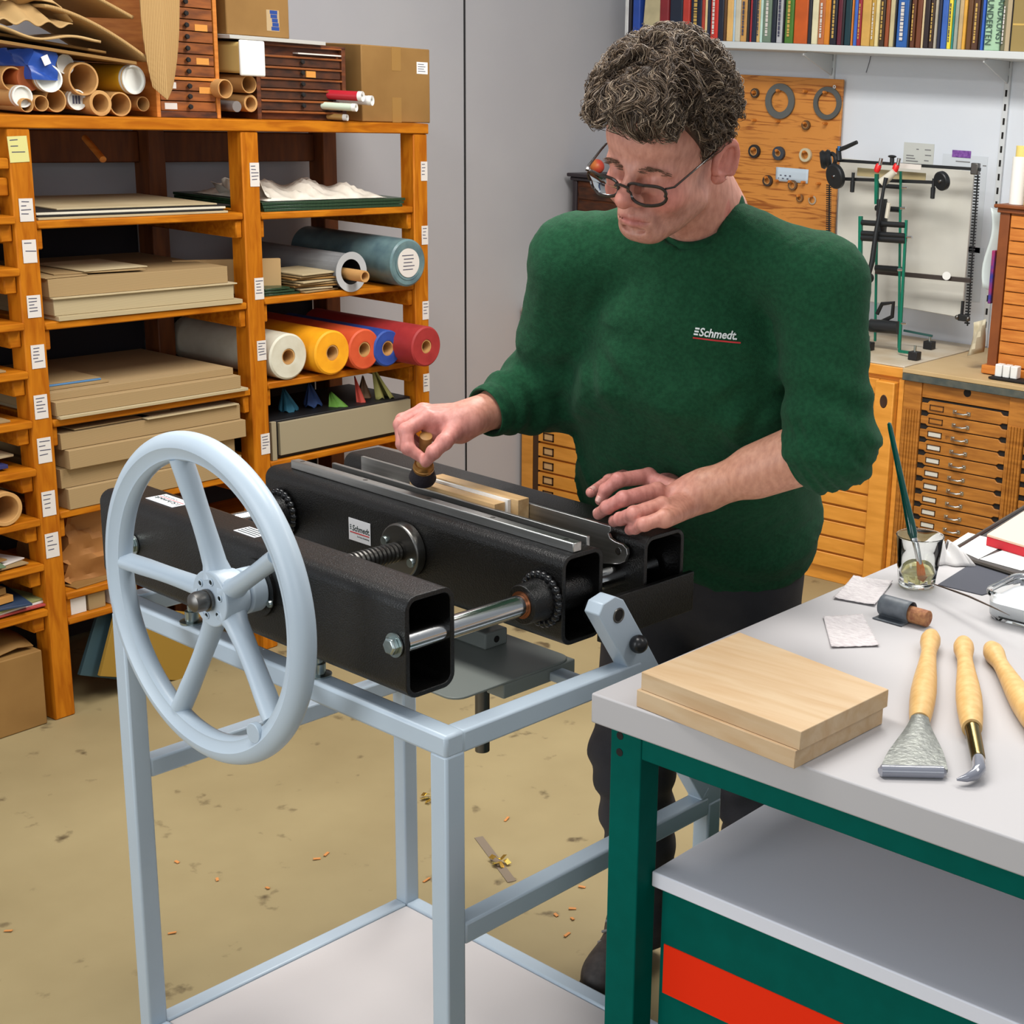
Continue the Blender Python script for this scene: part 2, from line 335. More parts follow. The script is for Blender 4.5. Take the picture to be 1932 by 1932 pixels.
MB().bb(-.21, -.034, .40, .43, .775, .79).build('tray_arm', PAINT, P, .002)
MB().bb(-.06, -.034, .395, .435, .775, ST-.01).build('arm_lug', PAINT, P, .002)
# labels of the maker
INKG = mat('label_black', (24, 44, 44), .6); LRED = mat('label_red', (190, 30, 30), .6); LWHITE = mat('label_white', (226, 226, 230), .45)
def plate(M, w, h, parent, small=True):
    # M: frame with x right, y up, origin lower left
    pm = MB(); pm.bb(0, w, 0, h, 0, .0006); o = pm.build('maker_label', LWHITE, parent); o.data.transform(M)
    th = h*.40
    for k in range(3):
        e = MB(); e.bb(w*.055, w*.055+w*.075, h*(.50+.085*k), h*(.535+.085*k), .0006, .0009); e = e.build('emblem_bar', INKG, o); e.data.transform(M)
    text('Schmedt.', th*.92, INKG, o, 'maker_name', M @ Matrix.Translation((w*.16, h*.46, .0007)), .0001, th*.018, .22, .86*w/(th*.92*3.9))
    e = MB().bb(w*.06, w*.95, h*.355, h*.40, .0006, .0009).build('red_line', LRED, o); e.data.transform(M)
    if small: text('The World of Bookbinding', h*.105, INKG, o, 'slogan', M @ Matrix.Translation((w*.38, h*.2, .0007)), .0001, 0, .2, .57*w/(h*.105*11.2))
    return o
plate(frame((-.560, .2775, .967), (1, 0, 0), (0, 0, 1)), .056, .038, P)
plate(frame((-.668, .062, 1.0462), (-1, 0, 0), (0, -1, 0)), .075, .036, P)
lp = MB().bb(-.500, -.447, .022, .050, 1.046, 1.0465).build('rating_label', LWHITE, P)
for k in range(4): MB().bb(-.497, -.450, .026+.006*k, .0285+.006*k, 1.0465, 1.0467).build('label_line', INKG, lp)
# ---- what is clamped in the press
tag(MB().bb(-.52, -.312, .3735, .3965, 1.0, 1.060).build('backing_strip', WSTRIP, None, .0006), 'pale wood strip clamped in the press, nearest the handwheel', 'wood strip', 'strips clamped in the press')
tag(MB().bb(-.50, -.289, .4035, .4278, .995, 1.066).build('backing_strip', WSTRIP, None, .0006), 'pale wood strip clamped in the press, farther and taller one', 'wood strip', 'strips clamped in the press')
tb = MB().bb(-.51, -.306, .3968, .4032, .99, 1.064).build('text_block', PAPER, None); tag(tb, 'white paper book block clamped between two wood strips', 'book block')
for o in [o for o in COL.objects if o.name.startswith(('backing_strip', 'text_block'))]: o.location = U0; o.rotation_euler = (0, 0, UYAW)
# ================================================================== work table on the right
TYAW = -.04515; TS = 1.1; TP = V(-1.21977, 1.51468, 0); TZ = .9119
tb = thing('work_table', 'green steel work table with light grey laminate top at right front', 'table', TP, TYAW)
TT = .044
MB().bb(0, 1.6, 0, 1.0, TZ-TT, TZ).build('tabletop', TOPM, tb, .0025)
AB = TZ-.0854-.012
def tleg(x, y): return MB().bb(x, x+.055, y, y+.042, 0, TZ-TT-.0005).build('table_leg', GREENP, tb, .002)
ZA0, ZA1 = TZ-.0855-.0, TZ-TT-.0008
lg = tleg(.02, .02)
tleg(.02, .94); tleg(1.52, .02); tleg(1.52, .94)
MB().bb(.075, 1.52, .021, .061, ZA0-.0, ZA1).build('apron_rail', GREENP, tb, .002)
MB().bb(.075, 1.52, .94, .98, ZA0, ZA1).build('apron_rail', GREENP, tb, .002)
MB().bb(.021, .06, .062, .94, ZA0, ZA1).build('apron_rail', GREENP, tb, .002)
for z in (TZ-TT-.016, TZ-TT-.041): MB().cyl((.037, .0192, z), (.037, .0215, z), .0058, n=18).build('bolt_hole', DARK, lg)
# drawer cabinet under the table
CP = V(-1.14, 1.5605, 0); CZ = .644
cb = thing('under_table_cabinet', 'green steel cabinet with red stripe and grey top under the work table', 'cabinet', CP, TYAW)
MB().bb(0, 1.3, 0, .75, CZ-.024, CZ).build('cabinet_top', mat('cabinet_top_grey', (222, 223, 232), .5), cb, .002)
MB().bb(.012, 1.29, .010, .74, .06, CZ-.0245).build('cabinet_body', GREENP, cb, .002)
MB().bb(.02, 1.28, .0085, .0105, .45, .53).build('red_stripe', RED, cb)
MB().bb(.03, 1.27, .03, .72, 0, .06).build('plinth', BLACK, cb)
# ================================================================== pine storage rack on the left wall
XS, XB = -3.575, -4.06
rack = thing('storage_rack', 'tall orange stained pine storage rack filled with boards and rolls', 'rack', (XS, 2.9, 0))
RK = rack
def rb(x0, x1, y0, y1, z0, z1, name, m, par=None, bev=.003, **k):
    o = MB().bb(x0-XS, x1-XS, y0-2.9, y1-2.9, z0, z1).build(name, m, par or RK, bev, 1, **k); return o
POSTS = [(1.02, 1.08), (2.168, 2.226), (2.846, 2.904), (3.498, 3.558)]
for i, (a, b) in enumerate(POSTS):
    if i: rb(XS-.06, XS, a, b, .0, 1.545, 'upright', PINEV)
    if i: rb(XB-.0, XB+.07, a, b, 0, 1.545, 'rear_upright', mat('dark_stained_pine', (120, 66, 26), .6, c2=(96, 50, 20), scale=7, stretch=(7, 7, 1)))
rb(XB, XS+.004, 1.6, 3.562, 1.5455, 1.577, 'top_board', PINE)
rb(XB, XB+.03, 2.23, 2.845, 1.43, 1.52, 'back_rail', MATS['dark_stained_pine'])
rb(XB, XB+.03, 2.905, 3.497, 1.43, 1.52, 'back_rail', MATS['dark_stained_pine'])
SH1 = [1.322, 1.068, .816, .570, .345]; SH2 = [1.32, 1.076, .826, .586, .345]
SH3 = [1.337, 1.21, 1.075, .952, .825, .70, .567, .445, .32]
for z in SH1: rb(XB+.02, XS-.002, 2.2275, 2.8445, z-.02, z, 'shelf_board', PINE)
for z in SH2: rb(XB+.02, XS-.002, 2.9055, 3.4965, z-.02, z, 'shelf_board', PINE)
for z in SH3: rb(XB+.02, XS+.01, 1.7, 2.1665, z-.02, z, 'shelf_board', PINE)
rb(XS-.30, XS+.0, 2.10, 2.1665, 1.448, 1.475, 'shelf_board', PINE)
for z in SH1: rb(XB+.07, XS-.012, 2.227, 2.245, z-.072, z-.0205, 'shelf_bearer', PINE); rb(XB+.07, XS-.012, 2.825, 2.8455, z-.072, z-.0205, 'shelf_bearer', PINE)
for z in SH2: rb(XB+.07, XS-.012, 2.905, 2.923, z-.072, z-.0205, 'shelf_bearer', PINE); rb(XB+.07, XS-.012, 3.479, 3.4975, z-.072, z-.0205, 'shelf_bearer', PINE)
for z in SH3+[1.448]: rb(XB+.07, XS-.012, 2.135, 2.1675, z-.065, z-.0205, 'shelf_bearer', PINE)
# paper notes on the uprights
def note(y, z, w, h, c=PAPER2, n=4, tilt=0):
    o = MB().bb(-.0, .0006, -w/2, w/2, -h/2, h/2).build('paper_note', c, RK); o.location = (.0008, y-2.9, z); o.rotation_euler = (tilt, 0, 0)
    mb = MB(); random.seed(int(y*1000+z*777))
    for k in range(n):
        L = w*random.uniform(.35, .8); s = -w*.4+random.uniform(0, w*.1); zz = h*.36-k*h*.7/n
        mb.box((.0008, s+L/2, zz), (.0003, L, .0022), rx=random.uniform(-.06, .06))
    mb.build('handwriting', INK, o)
YEL = mat('yellow_note', (206, 200, 130), .8)
note(2.192, 1.496, .05, .062, YEL, 3, .05); note(2.20, 1.350, .036, .056); note(2.20, 1.249, .036, .057, n=2); note(2.20, 1.112, .036, .056, n=5); note(2.20, .985, .036, .06, n=5)
note(2.197, .856, .036, .062, n=5); note(2.197, .742, .037, .066, n=4); note(2.197, .60, .037, .066, n=4); note(2.197, .487, .037, .066, n=4)
for z, h in ((1.427, .066), (1.105, .062), (.925, .058), (.645, .062)): note(2.886, z, .032, h, n=5)
for z in (1.43, 1.228, .985, .745): note(3.542, z, .028, .06, n=4)
# folding pegs of the back rail
for y in (2.6, 3.1): MB().cyl((-3.92-XS, y-2.9, 1.505), (-3.80-XS, y-.03-2.9, 1.455), .009).build('wooden_peg', ORANGEW, RK)
rb(XB-.012, XB-.002, 2.23, 2.845, .02, 1.29, 'shade_panel', mat('dark_shade_panel', (34, 30, 36), .8), bev=0)  # dark panels added behind the bays; their colour stands in for shelf shade
rb(XB-.012, XB-.002, 2.905, 3.497, .02, 1.02, 'shade_panel', MATS['dark_shade_panel'], bev=0)
rb(XB-.012, XB-.002, 1.7, 2.166, .02, 1.43, 'shade_panel', MATS['dark_shade_panel'], bev=0)
# ---------------------------------------------------------------- what lies on the rack
LAYER = mat('stacked_board_edge', (166, 140, 100), .85, c2=(150, 124, 84), scale=90, wave=('Z', .6, 1.), lo=.1, hi=.9)
LAYER2 = mat('stacked_grey_edge', (182, 166, 132), .85, c2=(164, 146, 110), scale=90, wave=('Z', .6, 1.), lo=.1, hi=.9)
def slab(name, x1, dx, y0, y1, z0, h, m, label, cat, group=None, rz=0., ry=0., rx=0, warp=0.):
    # sheet or stack; front edge at x1, top z0+h
    mb = MB(); mb.box((0, 0, 0), (dx, y1-y0, h)); 
    if warp:
        bmesh.ops.subdivide_edges(mb.bm, edges=mb.bm.edges[:], cuts=6, use_grid_fill=True)
        for v in mb.bm.verts: v.co.z += warp*math.sin(v.co.y*9+v.co.x*5+y0*7)
    o = mb.build(name, m, None, .0008, 1); o.location = (x1-dx/2, (y0+y1)/2, z0+h/2+warp); o.rotation_euler = (rx, ry, rz)
    return tag(o, label, cat, group)
G1 = 'boards on the upper left shelf'
random.seed(11)
z = 1.3225
for i, (h, m, dx, a, b, lb) in enumerate([(.006, GREYB2, .40, 2.236, 2.80, 'lowest pale board on the top left shelf of the rack'), (.004, DARK, .38, 2.24, 2.79, 'thin black sheet low in the pile on the top left shelf'), (.006, mat('cream_board', (212, 204, 184), .8), .38, 2.238, 2.80, 'cream board in the middle of the pile on the top left shelf'), (.003, DARK, .36, 2.235, 2.82, 'thin black sheet high in the pile on the top left shelf'), (.004, GREYB2, .35, 2.30, 2.78, 'curled pale sheet lying on top of the pile on the top left shelf')]):
    slab('board_sheet', XS-.01-.005*i, dx, a, b, z, h, m, lb, 'board', G1); z += h+.0006
# second shelf
slab('board_stack', XS+.004, .42, 2.262, 2.825, 1.0685, .012, LAYER2, 'loose thin boards at the bottom of the second left shelf', 'boards', None)
slab('board_stack', XS-.008, .40, 2.258, 2.805, 1.081, .042, LAYER2, 'thick stack of pale grey boards on the second left shelf', 'boards')
slab('board_sheet', XS+.0, .40, 2.253, 2.812, 1.1236, .004, GREYB2, 'single board dividing the two stacks on the second left shelf', 'board')
slab('board_stack', XS-.012, .40, 2.250, 2.79, 1.1282, .046, LAYER, 'brown stack of boards upper on the second left shelf', 'boards')
slab('board_sheet', XS-.02, .2, 2.232, 2.36, 1.175, .003, GREYB, 'loose brown sheet at the left end atop the second shelf stack', 'board', rz=.12)
slab('board_sheet', XS-.035, .22, 2.30, 2.55, 1.1786, .003, GREYB, 'loose brown sheet under the topmost on the second shelf', 'board', rz=-.1)
slab('board_sheet', XS-.04, .2, 2.36, 2.555, 1.183, .003, GREYB2, 'topmost loose sheet on the second left shelf', 'board', rz=.06)
# third shelf
slab('board_stack', XS+.012, .44, 2.24, 2.825, .8165, .008, LAYER2, 'pale boards under the brown stack on the third left shelf', 'boards')
slab('board_stack', XS+.004, .43, 2.236, 2.806, .8252, .036, LAYER, 'broad brown stack of boards on the third left shelf', 'boards')
slab('board_stack', XS-.02, .42, 2.234, 2.80, .8618, .02, LAYER, 'upper layer of the broad brown stack on the third left shelf', 'boards')
slab('board_sheet', XS-.05, .2, 2.25, 2.425, .8826, .007, GREYB, 'small grey board under the blue edged one on the third shelf', 'board', rz=.02)
slab('board_sheet', XS-.06, .2, 2.236, 2.41, .8902, .005, mat('blue_edge_board', (84, 130, 176), .6), 'small board with blue edge on the third left shelf', 'board')
slab('board_sheet', XS-.0605, .2, 2.236, 2.41, .8955, .002, GREYB, 'brown cover sheet on the blue edged board', 'board')
# fourth shelf
for k, (h, x, a, b, lb) in enumerate([(.055, .0, 2.255, 2.80, 'lowest thick stack of grey boards on the fourth left shelf'), (.052, -.015, 2.245, 2.79, 'second thick stack from the bottom on the fourth left shelf'), (.05, .006, 2.26, 2.815, 'third thick stack from the bottom on the fourth left shelf'), (.042, -.01, 2.25, 2.81, 'uppermost thick stack on the fourth left shelf')]):
    slab('board_stack', XS+x, .42, a, b, .5705+sum((.055, .052, .05, .042)[:k])+k*.0012, h, LAYER, lb, 'boards', 'thick board stacks on the fourth left shelf')
for lb, a, b, x, zz, r in [('pale sheet spanning the stacks on the fourth left shelf', 2.5, 2.80, -.0, .7755, 0), ('left tilted brown sheet on the fourth left shelf', 2.29, 2.52, -.02, .7755, .03), ('brown sheet with a dark edge in the middle of the fourth shelf', 2.34, 2.62, -.06, .780, -.08)]:
    slab('board_sheet', XS+x, .3, a, b, zz, .004, GREYB2 if a == 2.5 else GREYB, lb, 'board', rz=r)
# lower shelves, left bay
def bag(name, c, d, m, label, cat, seed, amp=.02):
    mb = MB(); bmesh.ops.create_cube(mb.bm, size=1); bmesh.ops.subdivide_edges(mb.bm, edges=mb.bm.edges[:], cuts=9, use_grid_fill=True)
    random.seed(seed); ph = [random.uniform(0, 6) for _ in range(12)]
    for v in mb.bm.verts:
        x, y, z_ = v.co; n = sum(math.sin((4+3*k)*(x*ph[k]/3+y*ph[k+3]/4+z_*ph[k+6]/3)+ph[k]) for k in range(4))/4
        s = 1-.25*max(0, z_+.1)
        v.co = V(x*d[0]*s+n*amp, y*d[1]*s+n*amp*.8, z_*d[2]+(n*amp*.6 if z_ > -.45 else 0))
    o = mb.build(name, m, None, 0, smooth=True, angle=28); o.location = c; return tag(o, label, cat)
bag('paper_bag', (XS-.16, 2.36, .440), (.22, .19, .18), mat('brown_paper_bag', (164, 112, 58), .7, c2=(146, 96, 46), scale=8), 'crumpled brown paper bag on the low left shelf', 'bag', 5)
slab('cardboard_sheet', XS-.02, .25, 2.25, 2.45, .3455, .004, CARD, 'cardboard sheet under the brown paper bag', 'cardboard', rz=.1)
rb(XB+.02, XS-.002, 2.2275, 2.8445, .255, .275, 'shelf_board', PINE)
for i, (y, w, m) in enumerate([(2.265, .05, PAPER2), (2.322, .05, GREYB), (2.375, .02, PAPER), (2.42, .05, GREYB)]):
    slab('folded_carton', XS-.015, .2, y-w/2, y+w/2, .2755, .045, m, ['white folded carton lying at the left below the bag', 'brown carton second from the left below the bag', 'white strip of carton between the brown cartons', 'brown carton at the right below the bag'][i], 'carton', 'cartons on the lowest left shelf')
o = slab('board_sheet', XS+.0, .012, 2.33, 2.62, .03, .2, mat('ochre_board', (150, 116, 40), .7), 'ochre board leaning at the foot of the rack', 'board', rx=-.35)
o = slab('board_sheet', XS-.04, .012, 2.30, 2.56, .03, .2, mat('teal_board', (52, 76, 84), .7), 'dark teal board leaning at the foot of the rack', 'board', rx=-.4)
# far-left bay
bx = MB(); bx.bb(XS-.36, XS-.0, 1.78, 2.145, .0005, .21); o = bx.build('cardboard_box', CARD, None, .003); tag(o, 'open cardboard box on the floor at the foot of the rack', 'box')
for sgn in (0, 1):
    f_ = MB().grid(6, 8, lambda u, v, s=sgn: (XS-.02-.20*u if s else XS-.36+.17*u, 1.79+.345*v, .214+.05*u*(1-u)*4*(.5+.3*math.sin(6*v))+(.012*math.sin(9*v)))); f_ = f_.build('box_flap', CARD, o, solid=.003)
for k, (z, a, h, lb, m) in enumerate([(1.3375, 1.8, .03, 'dark blue folders on the far left upper shelf', mat('dark_blue_folder', (40, 58, 84), .6)), (.8255, 1.8, .006, 'brown board on the empty far left shelf', GREYB), (.9525, 1.82, .005, 'brown board lying on the far left shelf above', GREYB), (1.2105, 1.9, .014, 'white papers under dark leather on the far left shelf', PAPER)]):
    slab('board_stack', XS-.01, .3, a, 2.12 if k != 3 else 2.085, z, h, m, lb, 'boards', None)
bag('leather_scrap', (XS-.10, 1.985, 1.240), (.16, .19, .03), mat('dark_leather', (44, 36, 34), .5), 'dark leather scrap folded on white papers far left', 'leather', 9, .012)
for i in range(3):
    pts = [V(XS-.02-.03*i, 1.86+.2*t, 1.078+.022*i+.045*math.sin(2.6*t)*(1-.3*i)) for t in [k/10 for k in range(11)]]
    mb = MB().grid(10, 1, lambda u, v, p=pts, i=i: p[int(round(u*10))]+V(-.2*v, 0, .003*i)); tag(mb.build('curled_paper', PAPER, None, solid=.002), ['lowest curled white sheet on the far left shelf', 'middle curled white sheet on the far left shelf', 'topmost curled white sheet on the far left shelf'][i], 'paper', 'curled sheets on the far left shelf')
slab('folded_cloth', XS-.02, .2, 1.86, 2.11, .7005, .01, mat('blue_cloth', (40, 44, 96), .7), 'dark blue cloth on a far left shelf beside the notes', 'cloth', warp=.003)
slab('folded_cloth', XS-.01, .16, 1.9, 2.05, .713, .012, mat('crimson_cloth', (150, 30, 44), .7), 'crimson cloth scrap on a far left shelf', 'cloth', rz=.5, warp=.004)
slab('board_sheet', XS-.02, .2, 1.95, 2.12, .727, .006, GREYB2, 'pale crumpled scrap on the crimson cloth', 'paper', rz=.2, ry=.08, warp=.006)
o = MB().lathe([(.034, 0), (.044, 0), (.044, .28), (.034, .28)], (XS+.012, 2.075, .6115), (-1, 0, 0), 32, close=True).build('cardboard_core', KRAFT, None, .001); tag(o, 'open cardboard core lying on a far left shelf', 'tube')
bag('plastic_wrap', (XS-.06, 1.965, .61), (.12, .11, .084), mat('pale_green_wrap', (160, 178, 160), .35), 'pale green plastic wrap beside the cardboard core', 'wrap', 12, .012)
for i, (c, z, a, b, r) in enumerate([(GREYB, .4455, 1.85, 2.13, .05), (PAPER2, .451, 1.9, 2.12, .3), (mat('green_scrap', (96, 116, 86), .7), .457, 1.9, 2.08, -.2), (CARD, .463, 1.88, 2.07, .2), (mat('orange_scrap', (176, 104, 44), .7), .470, 1.9, 2.03, .4)]):
    slab('paper_scrap', XS-.0, .18, a, b, z, .004, c, ['brown scrap lowest in the heap on the lower far left shelf', 'white scrap in the heap on the lower far left shelf', 'green scrap in the heap on the lower far left shelf', 'cardboard scrap in the heap on the lower far left shelf', 'orange scrap on top of the heap on the lower far left shelf'][i], 'scrap', 'scraps on the lower far left shelf', rz=r, warp=.002)
for i, (c, z, a, b, r) in enumerate([(mat('red_scrap', (170, 66, 62), .7), .3205, 1.86, 2.17, .02), (PAPER2, .327, 1.9, 2.16, .1), (mat('olive_scrap', (130, 132, 84), .7), .333, 1.95, 2.17, .15), (MATS['dark_blue_folder'], .341, 1.9, 2.14, -.2), (mat('tan_envelope', (196, 138, 66), .7), .35, 1.82, 2.08, .12), (CARD, .372, 1.84, 2.06, .2)]):
    slab('paper_scrap', XS+.0, .2, a, b, z, .006 if i < 4 else .018, c, ['red sheet lowest on the second lowest far left shelf', 'white sheet above the red one far left', 'olive sheet above the white one far left', 'dark blue scrap under the tan envelopes far left', 'tan envelope pile on the far left shelf', 'brown card on the tan envelopes far left'][i], 'scrap', 'scraps on the lowest far left shelf', rz=r, warp=.003)
# right bay
GREENPL = mat('green_film', (44, 74, 50), .3, c2=(24, 44, 30), scale=30, stretch=(1, 12, 1))
for i in range(3): slab('green_board', XS-.012-.004*i, .40, 2.925, 3.46+.01*i, 1.3205+.009*i, .008, GREENPL, ['lowest dark green sheet on the top right shelf of the rack', 'middle dark green sheet on the top right shelf of the rack', 'upper dark green sheet on the top right shelf of the rack'][i], 'board', 'green sheets on the top right shelf')
def film(u, v):
    y = 2.95+.46*v; x = XS-.03-.33*u; e = (1-abs(2*v-1)**6)*(1-abs(2*u-1)**4)
    return V(x, y, 1.3488+e*(.026+.014*math.sin(23*v+5*u)*math.sin(17*u+3*v)+.01*math.sin(41*v+13*u)))
tag(MB().grid(16, 40, film).build('plastic_film', mat('clear_film', (206, 198, 184), .25, c2=(222, 216, 204), scale=20), None, solid=.0015), 'crumpled plastic film lying on the green sheets', 'film')
tag(MB().grid(8, 8, lambda u, v: V(XS-.04-.2*u, 2.915+.06*v+.02*math.sin(9*u), 1.35+.075*(1-v)*(1-.6*u)+.01*math.sin(14*u+7*v))).build('plastic_film', MATS['clear_film'], None, solid=.0015), 'raised corner of plastic film beside the middle upright', 'film')
# long roll in film
def roll(name, y, z, r, x1, L, m, label, group=None, core=(.026, .021), corem=None, end=None, dy=0., hole=True):
    d = V(-1, dy, 0).normalized(); o = V(x1, y, z)
    R = thing(name, label, 'roll', o, 0, group)
    body = MB().lathe([(core[0]+.0005, .0), (core[0]+.008, -.001), (r*.72, .001), (r*.92, 0), (r, .004), (r, L-.003), (r*.9, L), (core[0]+.0005, L)], (0, 0, 0), d, 48, close=True).build('rolled_cloth', m, R)
    MB().lathe([(core[1], .002), (core[0], .002), (core[0], L), (core[1], L)], (0, 0, 0), d, 32, close=True).build('paper_core', corem or KRAFT, R)
    return R
def ringmat(name, c, c2): return mat(name, c, .6, c2=c2, scale=22, bump=.12, bscale=150)
roll('cloth_roll', 2.980, .8965, .069, XS+.004, .46, ringmat('white_cloth', (206, 202, 184), (196, 190, 170)), 'white cloth roll on the rack, leftmost of the five', 'coloured cloth rolls', core=(.024, .020))
roll('cloth_roll', 3.124, .8955, .068, XS+.03, .46, ringmat('yellow_cloth', (238, 164, 22), (230, 152, 18)), 'yellow cloth roll on the rack', 'coloured cloth rolls', core=(.024, .020))
roll('cloth_roll', 3.252, .8915, .064, XS+.03, .46, ringmat('orange_cloth', (206, 84, 46), (196, 74, 38)), 'orange red cloth roll on the rack between yellow and blue', 'coloured cloth rolls', core=(.024, .020))
roll('cloth_roll', 3.345, .8855, .058, XS+.034, .46, ringmat('blue_cloth_roll', (40, 72, 150), (34, 62, 138)), 'blue cloth roll on the rack', 'coloured cloth rolls', core=(.024, .020))
roll('cloth_roll', 3.432, .8925, .0645, XS+.115, .5, ringmat('red_cloth', (160, 46, 46), (148, 38, 40)), 'dark red cloth roll on the rack, rightmost and protruding', 'coloured cloth rolls', core=(.022, .018), dy=-.02)
r_ = roll('wrapped_roll', 3.421, 1.1515, .0745, XS+.05, .46, mat('wrapped_film', (104, 130, 132), .3, c2=(80, 104, 112), scale=20), 'big grey green roll wrapped in film on the second right shelf', None, core=(.046, .002), corem=PAPER2)
MB().cyl((.002, 0, 0), (-.004, 0, 0), .0455, n=32).build('end_label', PAPER2, r_)
mb = MB()
for k in range(5): mb.box((.0024, -.004+.004*(k % 2), .024-.011*k), (.0004, .048-.006*(k % 3), .0025))
mb.build('label_writing', INK, r_)
r_ = roll('paper_roll', 3.232, 1.1305, .054, XS+.0, .42, mat('grey_paper_roll', (176, 178, 180), .5), 'light grey paper roll with protruding core on the second right shelf', None, core=(.0535, .049), corem=DARK)
MB().lathe([(.013, -.06), (.018, -.06), (.018, .3), (.013, .3)], (0, 0, -.008), (-1, 0, 0), 24, close=True).build('inner_core', KRAFT, r_, .0005)
slab('box_board', XS-.115, .015, 2.72, 3.03, 1.0775, .10, mat('upright_carton', (178, 146, 100), .8), 'brown carton standing upright behind the middle upright', 'carton', rz=-.35)
random.seed(5)
for i in range(8):
    slab('board_offcut', XS-.005-.012*random.random(), .16, 3.03+.02*random.random(), 3.17+.025*random.random(), 1.0775+.0075*i, .005, [GREYB, GREYB2, CARD][i % 3], ['lowest', 'second lowest', 'third lowest', 'fourth lowest', 'fourth highest', 'third highest', 'second highest', 'topmost'][i]+' brown board offcut in the pile before the grey paper roll', 'offcut', 'offcuts on the second right shelf', rz=random.uniform(-.15, .15))
for i in range(3): slab('green_folder', XS-.02, .2, 2.915, 3.05-.02*i, 1.0765+.008*i, .006, GREENPL, ['lowest', 'middle', 'upper'][i]+' dark green sheet on the second right shelf', 'sheet', 'green sheets on the second right shelf', rz=.03*i)
tb_ = thing('archive_tray', 'long grey tray with black edges on the fourth right shelf', 'tray', (XS-.004, 3.2, .5865))
MB().bb(-.012, 0, -.255, .275, .012, .112).build('tray_front', mat('tray_grey', (150, 138, 112), .8), tb_, .001)
MB().bb(-.30, -.0125, -.275, .285, .0, .118).build('tray_body', BLACK, tb_, .002)
MB().bb(-.012, .0, -.285, -.268, .0, .118).build('tray_corner', mat('tray_corner_grey', (150, 138, 112), .8), tb_, .001)
random.seed(8)
for i, (y, z, c, lb, h, w) in enumerate([(3.405, .725, (150, 146, 82), 'olive rolled paper sticking out of the tray', .10, .03), (3.22, .712, (86, 132, 46), 'bright green paper tip in the tray', .05, .035), (3.31, .715, (176, 62, 48), 'red paper tip in the tray', .085, .016), (3.06, .725, (40, 104, 128), 'teal paper bundle in the tray', .06, .03), (3.15, .73, (44, 70, 120), 'blue paper bundle at the back of the tray', .06, .03), (3.36, .715, (140, 110, 84), 'brown paper corner in the tray', .07, .03)]):
    x = XS-.05-.05*(i > 2)
    def cone(u, v, y=y, x=x, h=h, w=w, i=i, z=z):
        a = 2*PI*u*.9+i; r = w*(1-.93*v)*(1+.2*math.sin(3*a+i)); return V(x+r*math.cos(a)*.8-.03*v, y+r*math.sin(a)-(.022-.01*i)*v, z-.02+h*v+.006*math.sin(5*a))
    o = MB().grid(18, 8, cone).build('rolled_paper', mat('tray_paper_'+'abcdef'[i], c, .7), None, solid=.0012); tag(o, lb, 'paper')
# ---------------------------------------------------------------- on top of the rack
ZTOP = 1.5775
TUBE = [(370, 595, 190, 'cap', 'tan tube with white cap, largest one beside the blue bag'), (165, 732, 150, 'cap', 'tube with white cap at the lower left on the rack top'), (490, 488, 140, 'cap', 'pale capped tube resting highest in the pile of tubes'), (635, 600, 230, 'open', 'largest open brown tube in the pile on the rack'), (1010, 605, 210, 'yellow', 'yellow tube with white cap on the rack top'), (100, 600, 165, 'open', 'open tube at the far left of the pile of tubes'), (315, 785, 110, 'open', 'small open tube low at the left of the pile'), (425, 762, 165, 'open', 'thin walled open tube right of the small one'), (580, 757, 145, 'mark', 'capped tube with a black mark low in the pile'), (765, 790, 180, 'thick', 'thick walled open tube in the middle of the bottom row'), (915, 795, 172, 'open', 'open tube under the yellow one'), (1088, 790, 108, 'grey', 'small pale open tube at the right end of the pile'), (1712, 675, 145, 'open', 'open tube beside the drawer chests, left of three'), (1892, 640, 140, 'open', 'open tube beside the drawer chests, upper right of three'), (1905, 785, 135, 'thick', 'open tube beside the drawer chests, lower right of three'), (205, 800, 95, 'open', 'small open tube behind the capped one at lower left')]
CAPM = mat('white_cap', (222, 222, 216), .45)
for i, (cx, cy, h, kind, lb) in enumerate(TUBE):
    xf = XS-.01-.012*(i % 3); p = at(cx/4.025, cy/4.025, x=xf); r = h*1.76e-4
    if p.z-r < ZTOP: p.z = ZTOP+r+.0005
    t = thing('mailing_tube', lb, 'tube', p, 0, 'tubes on top of the rack'); L = .4
    m = {'yellow': mat('yellow_tube', (206, 152, 30), .45)}.get(kind, KRAFT)
    th = r*.28 if kind == 'thick' else r*.12
    dy = .12 if kind == 'yellow' else .03*((i*7) % 5-2); d = V(-1, -dy, 0)
    MB().lathe([(r-th, 0), (r, 0), (r, L), (r-th, L)], (0, 0, 0), d, 36, close=True).build('tube_wall', m, t, .0006)
    if kind in ('cap', 'yellow', 'mark'):
        c = MB().lathe([(0, .003), (r*.82, .003), (r*.86, -.004), (r*.99, -.004), (r*1.01, .01), (r*.99, .012), (0, .012)], (0, 0, 0), d, 36).build('end_cap', CAPM, t)
        if kind == 'mark':
            for k in range(3): MB().box((.0, -.008+.008*k, 0), (.004, .0025, .02)).build('pen_mark', INK, c)
o = bag('blue_bag', at(53, 121, x=XS-.07), (.14, .075, .07), mat('blue_plastic', (38, 72, 150), .25), 'blue plastic bag with a white sticker among the tubes', 'bag', 3, .01)
MB().box((.075, 0, .012), (.002, .018, .022), rx=.4).build('sticker', PAPER, o)
tag(MB().cyl(at(54, 148, x=XS-.03), at(54, 148, x=XS-.03)+V(-.3, 0, 0), .03, n=28).build('mailing_tube', mat('rust_tube', (160, 82, 40), .6), None), 'rust brown tube between the leftmost tubes', 'tube', 'tubes on top of the rack')
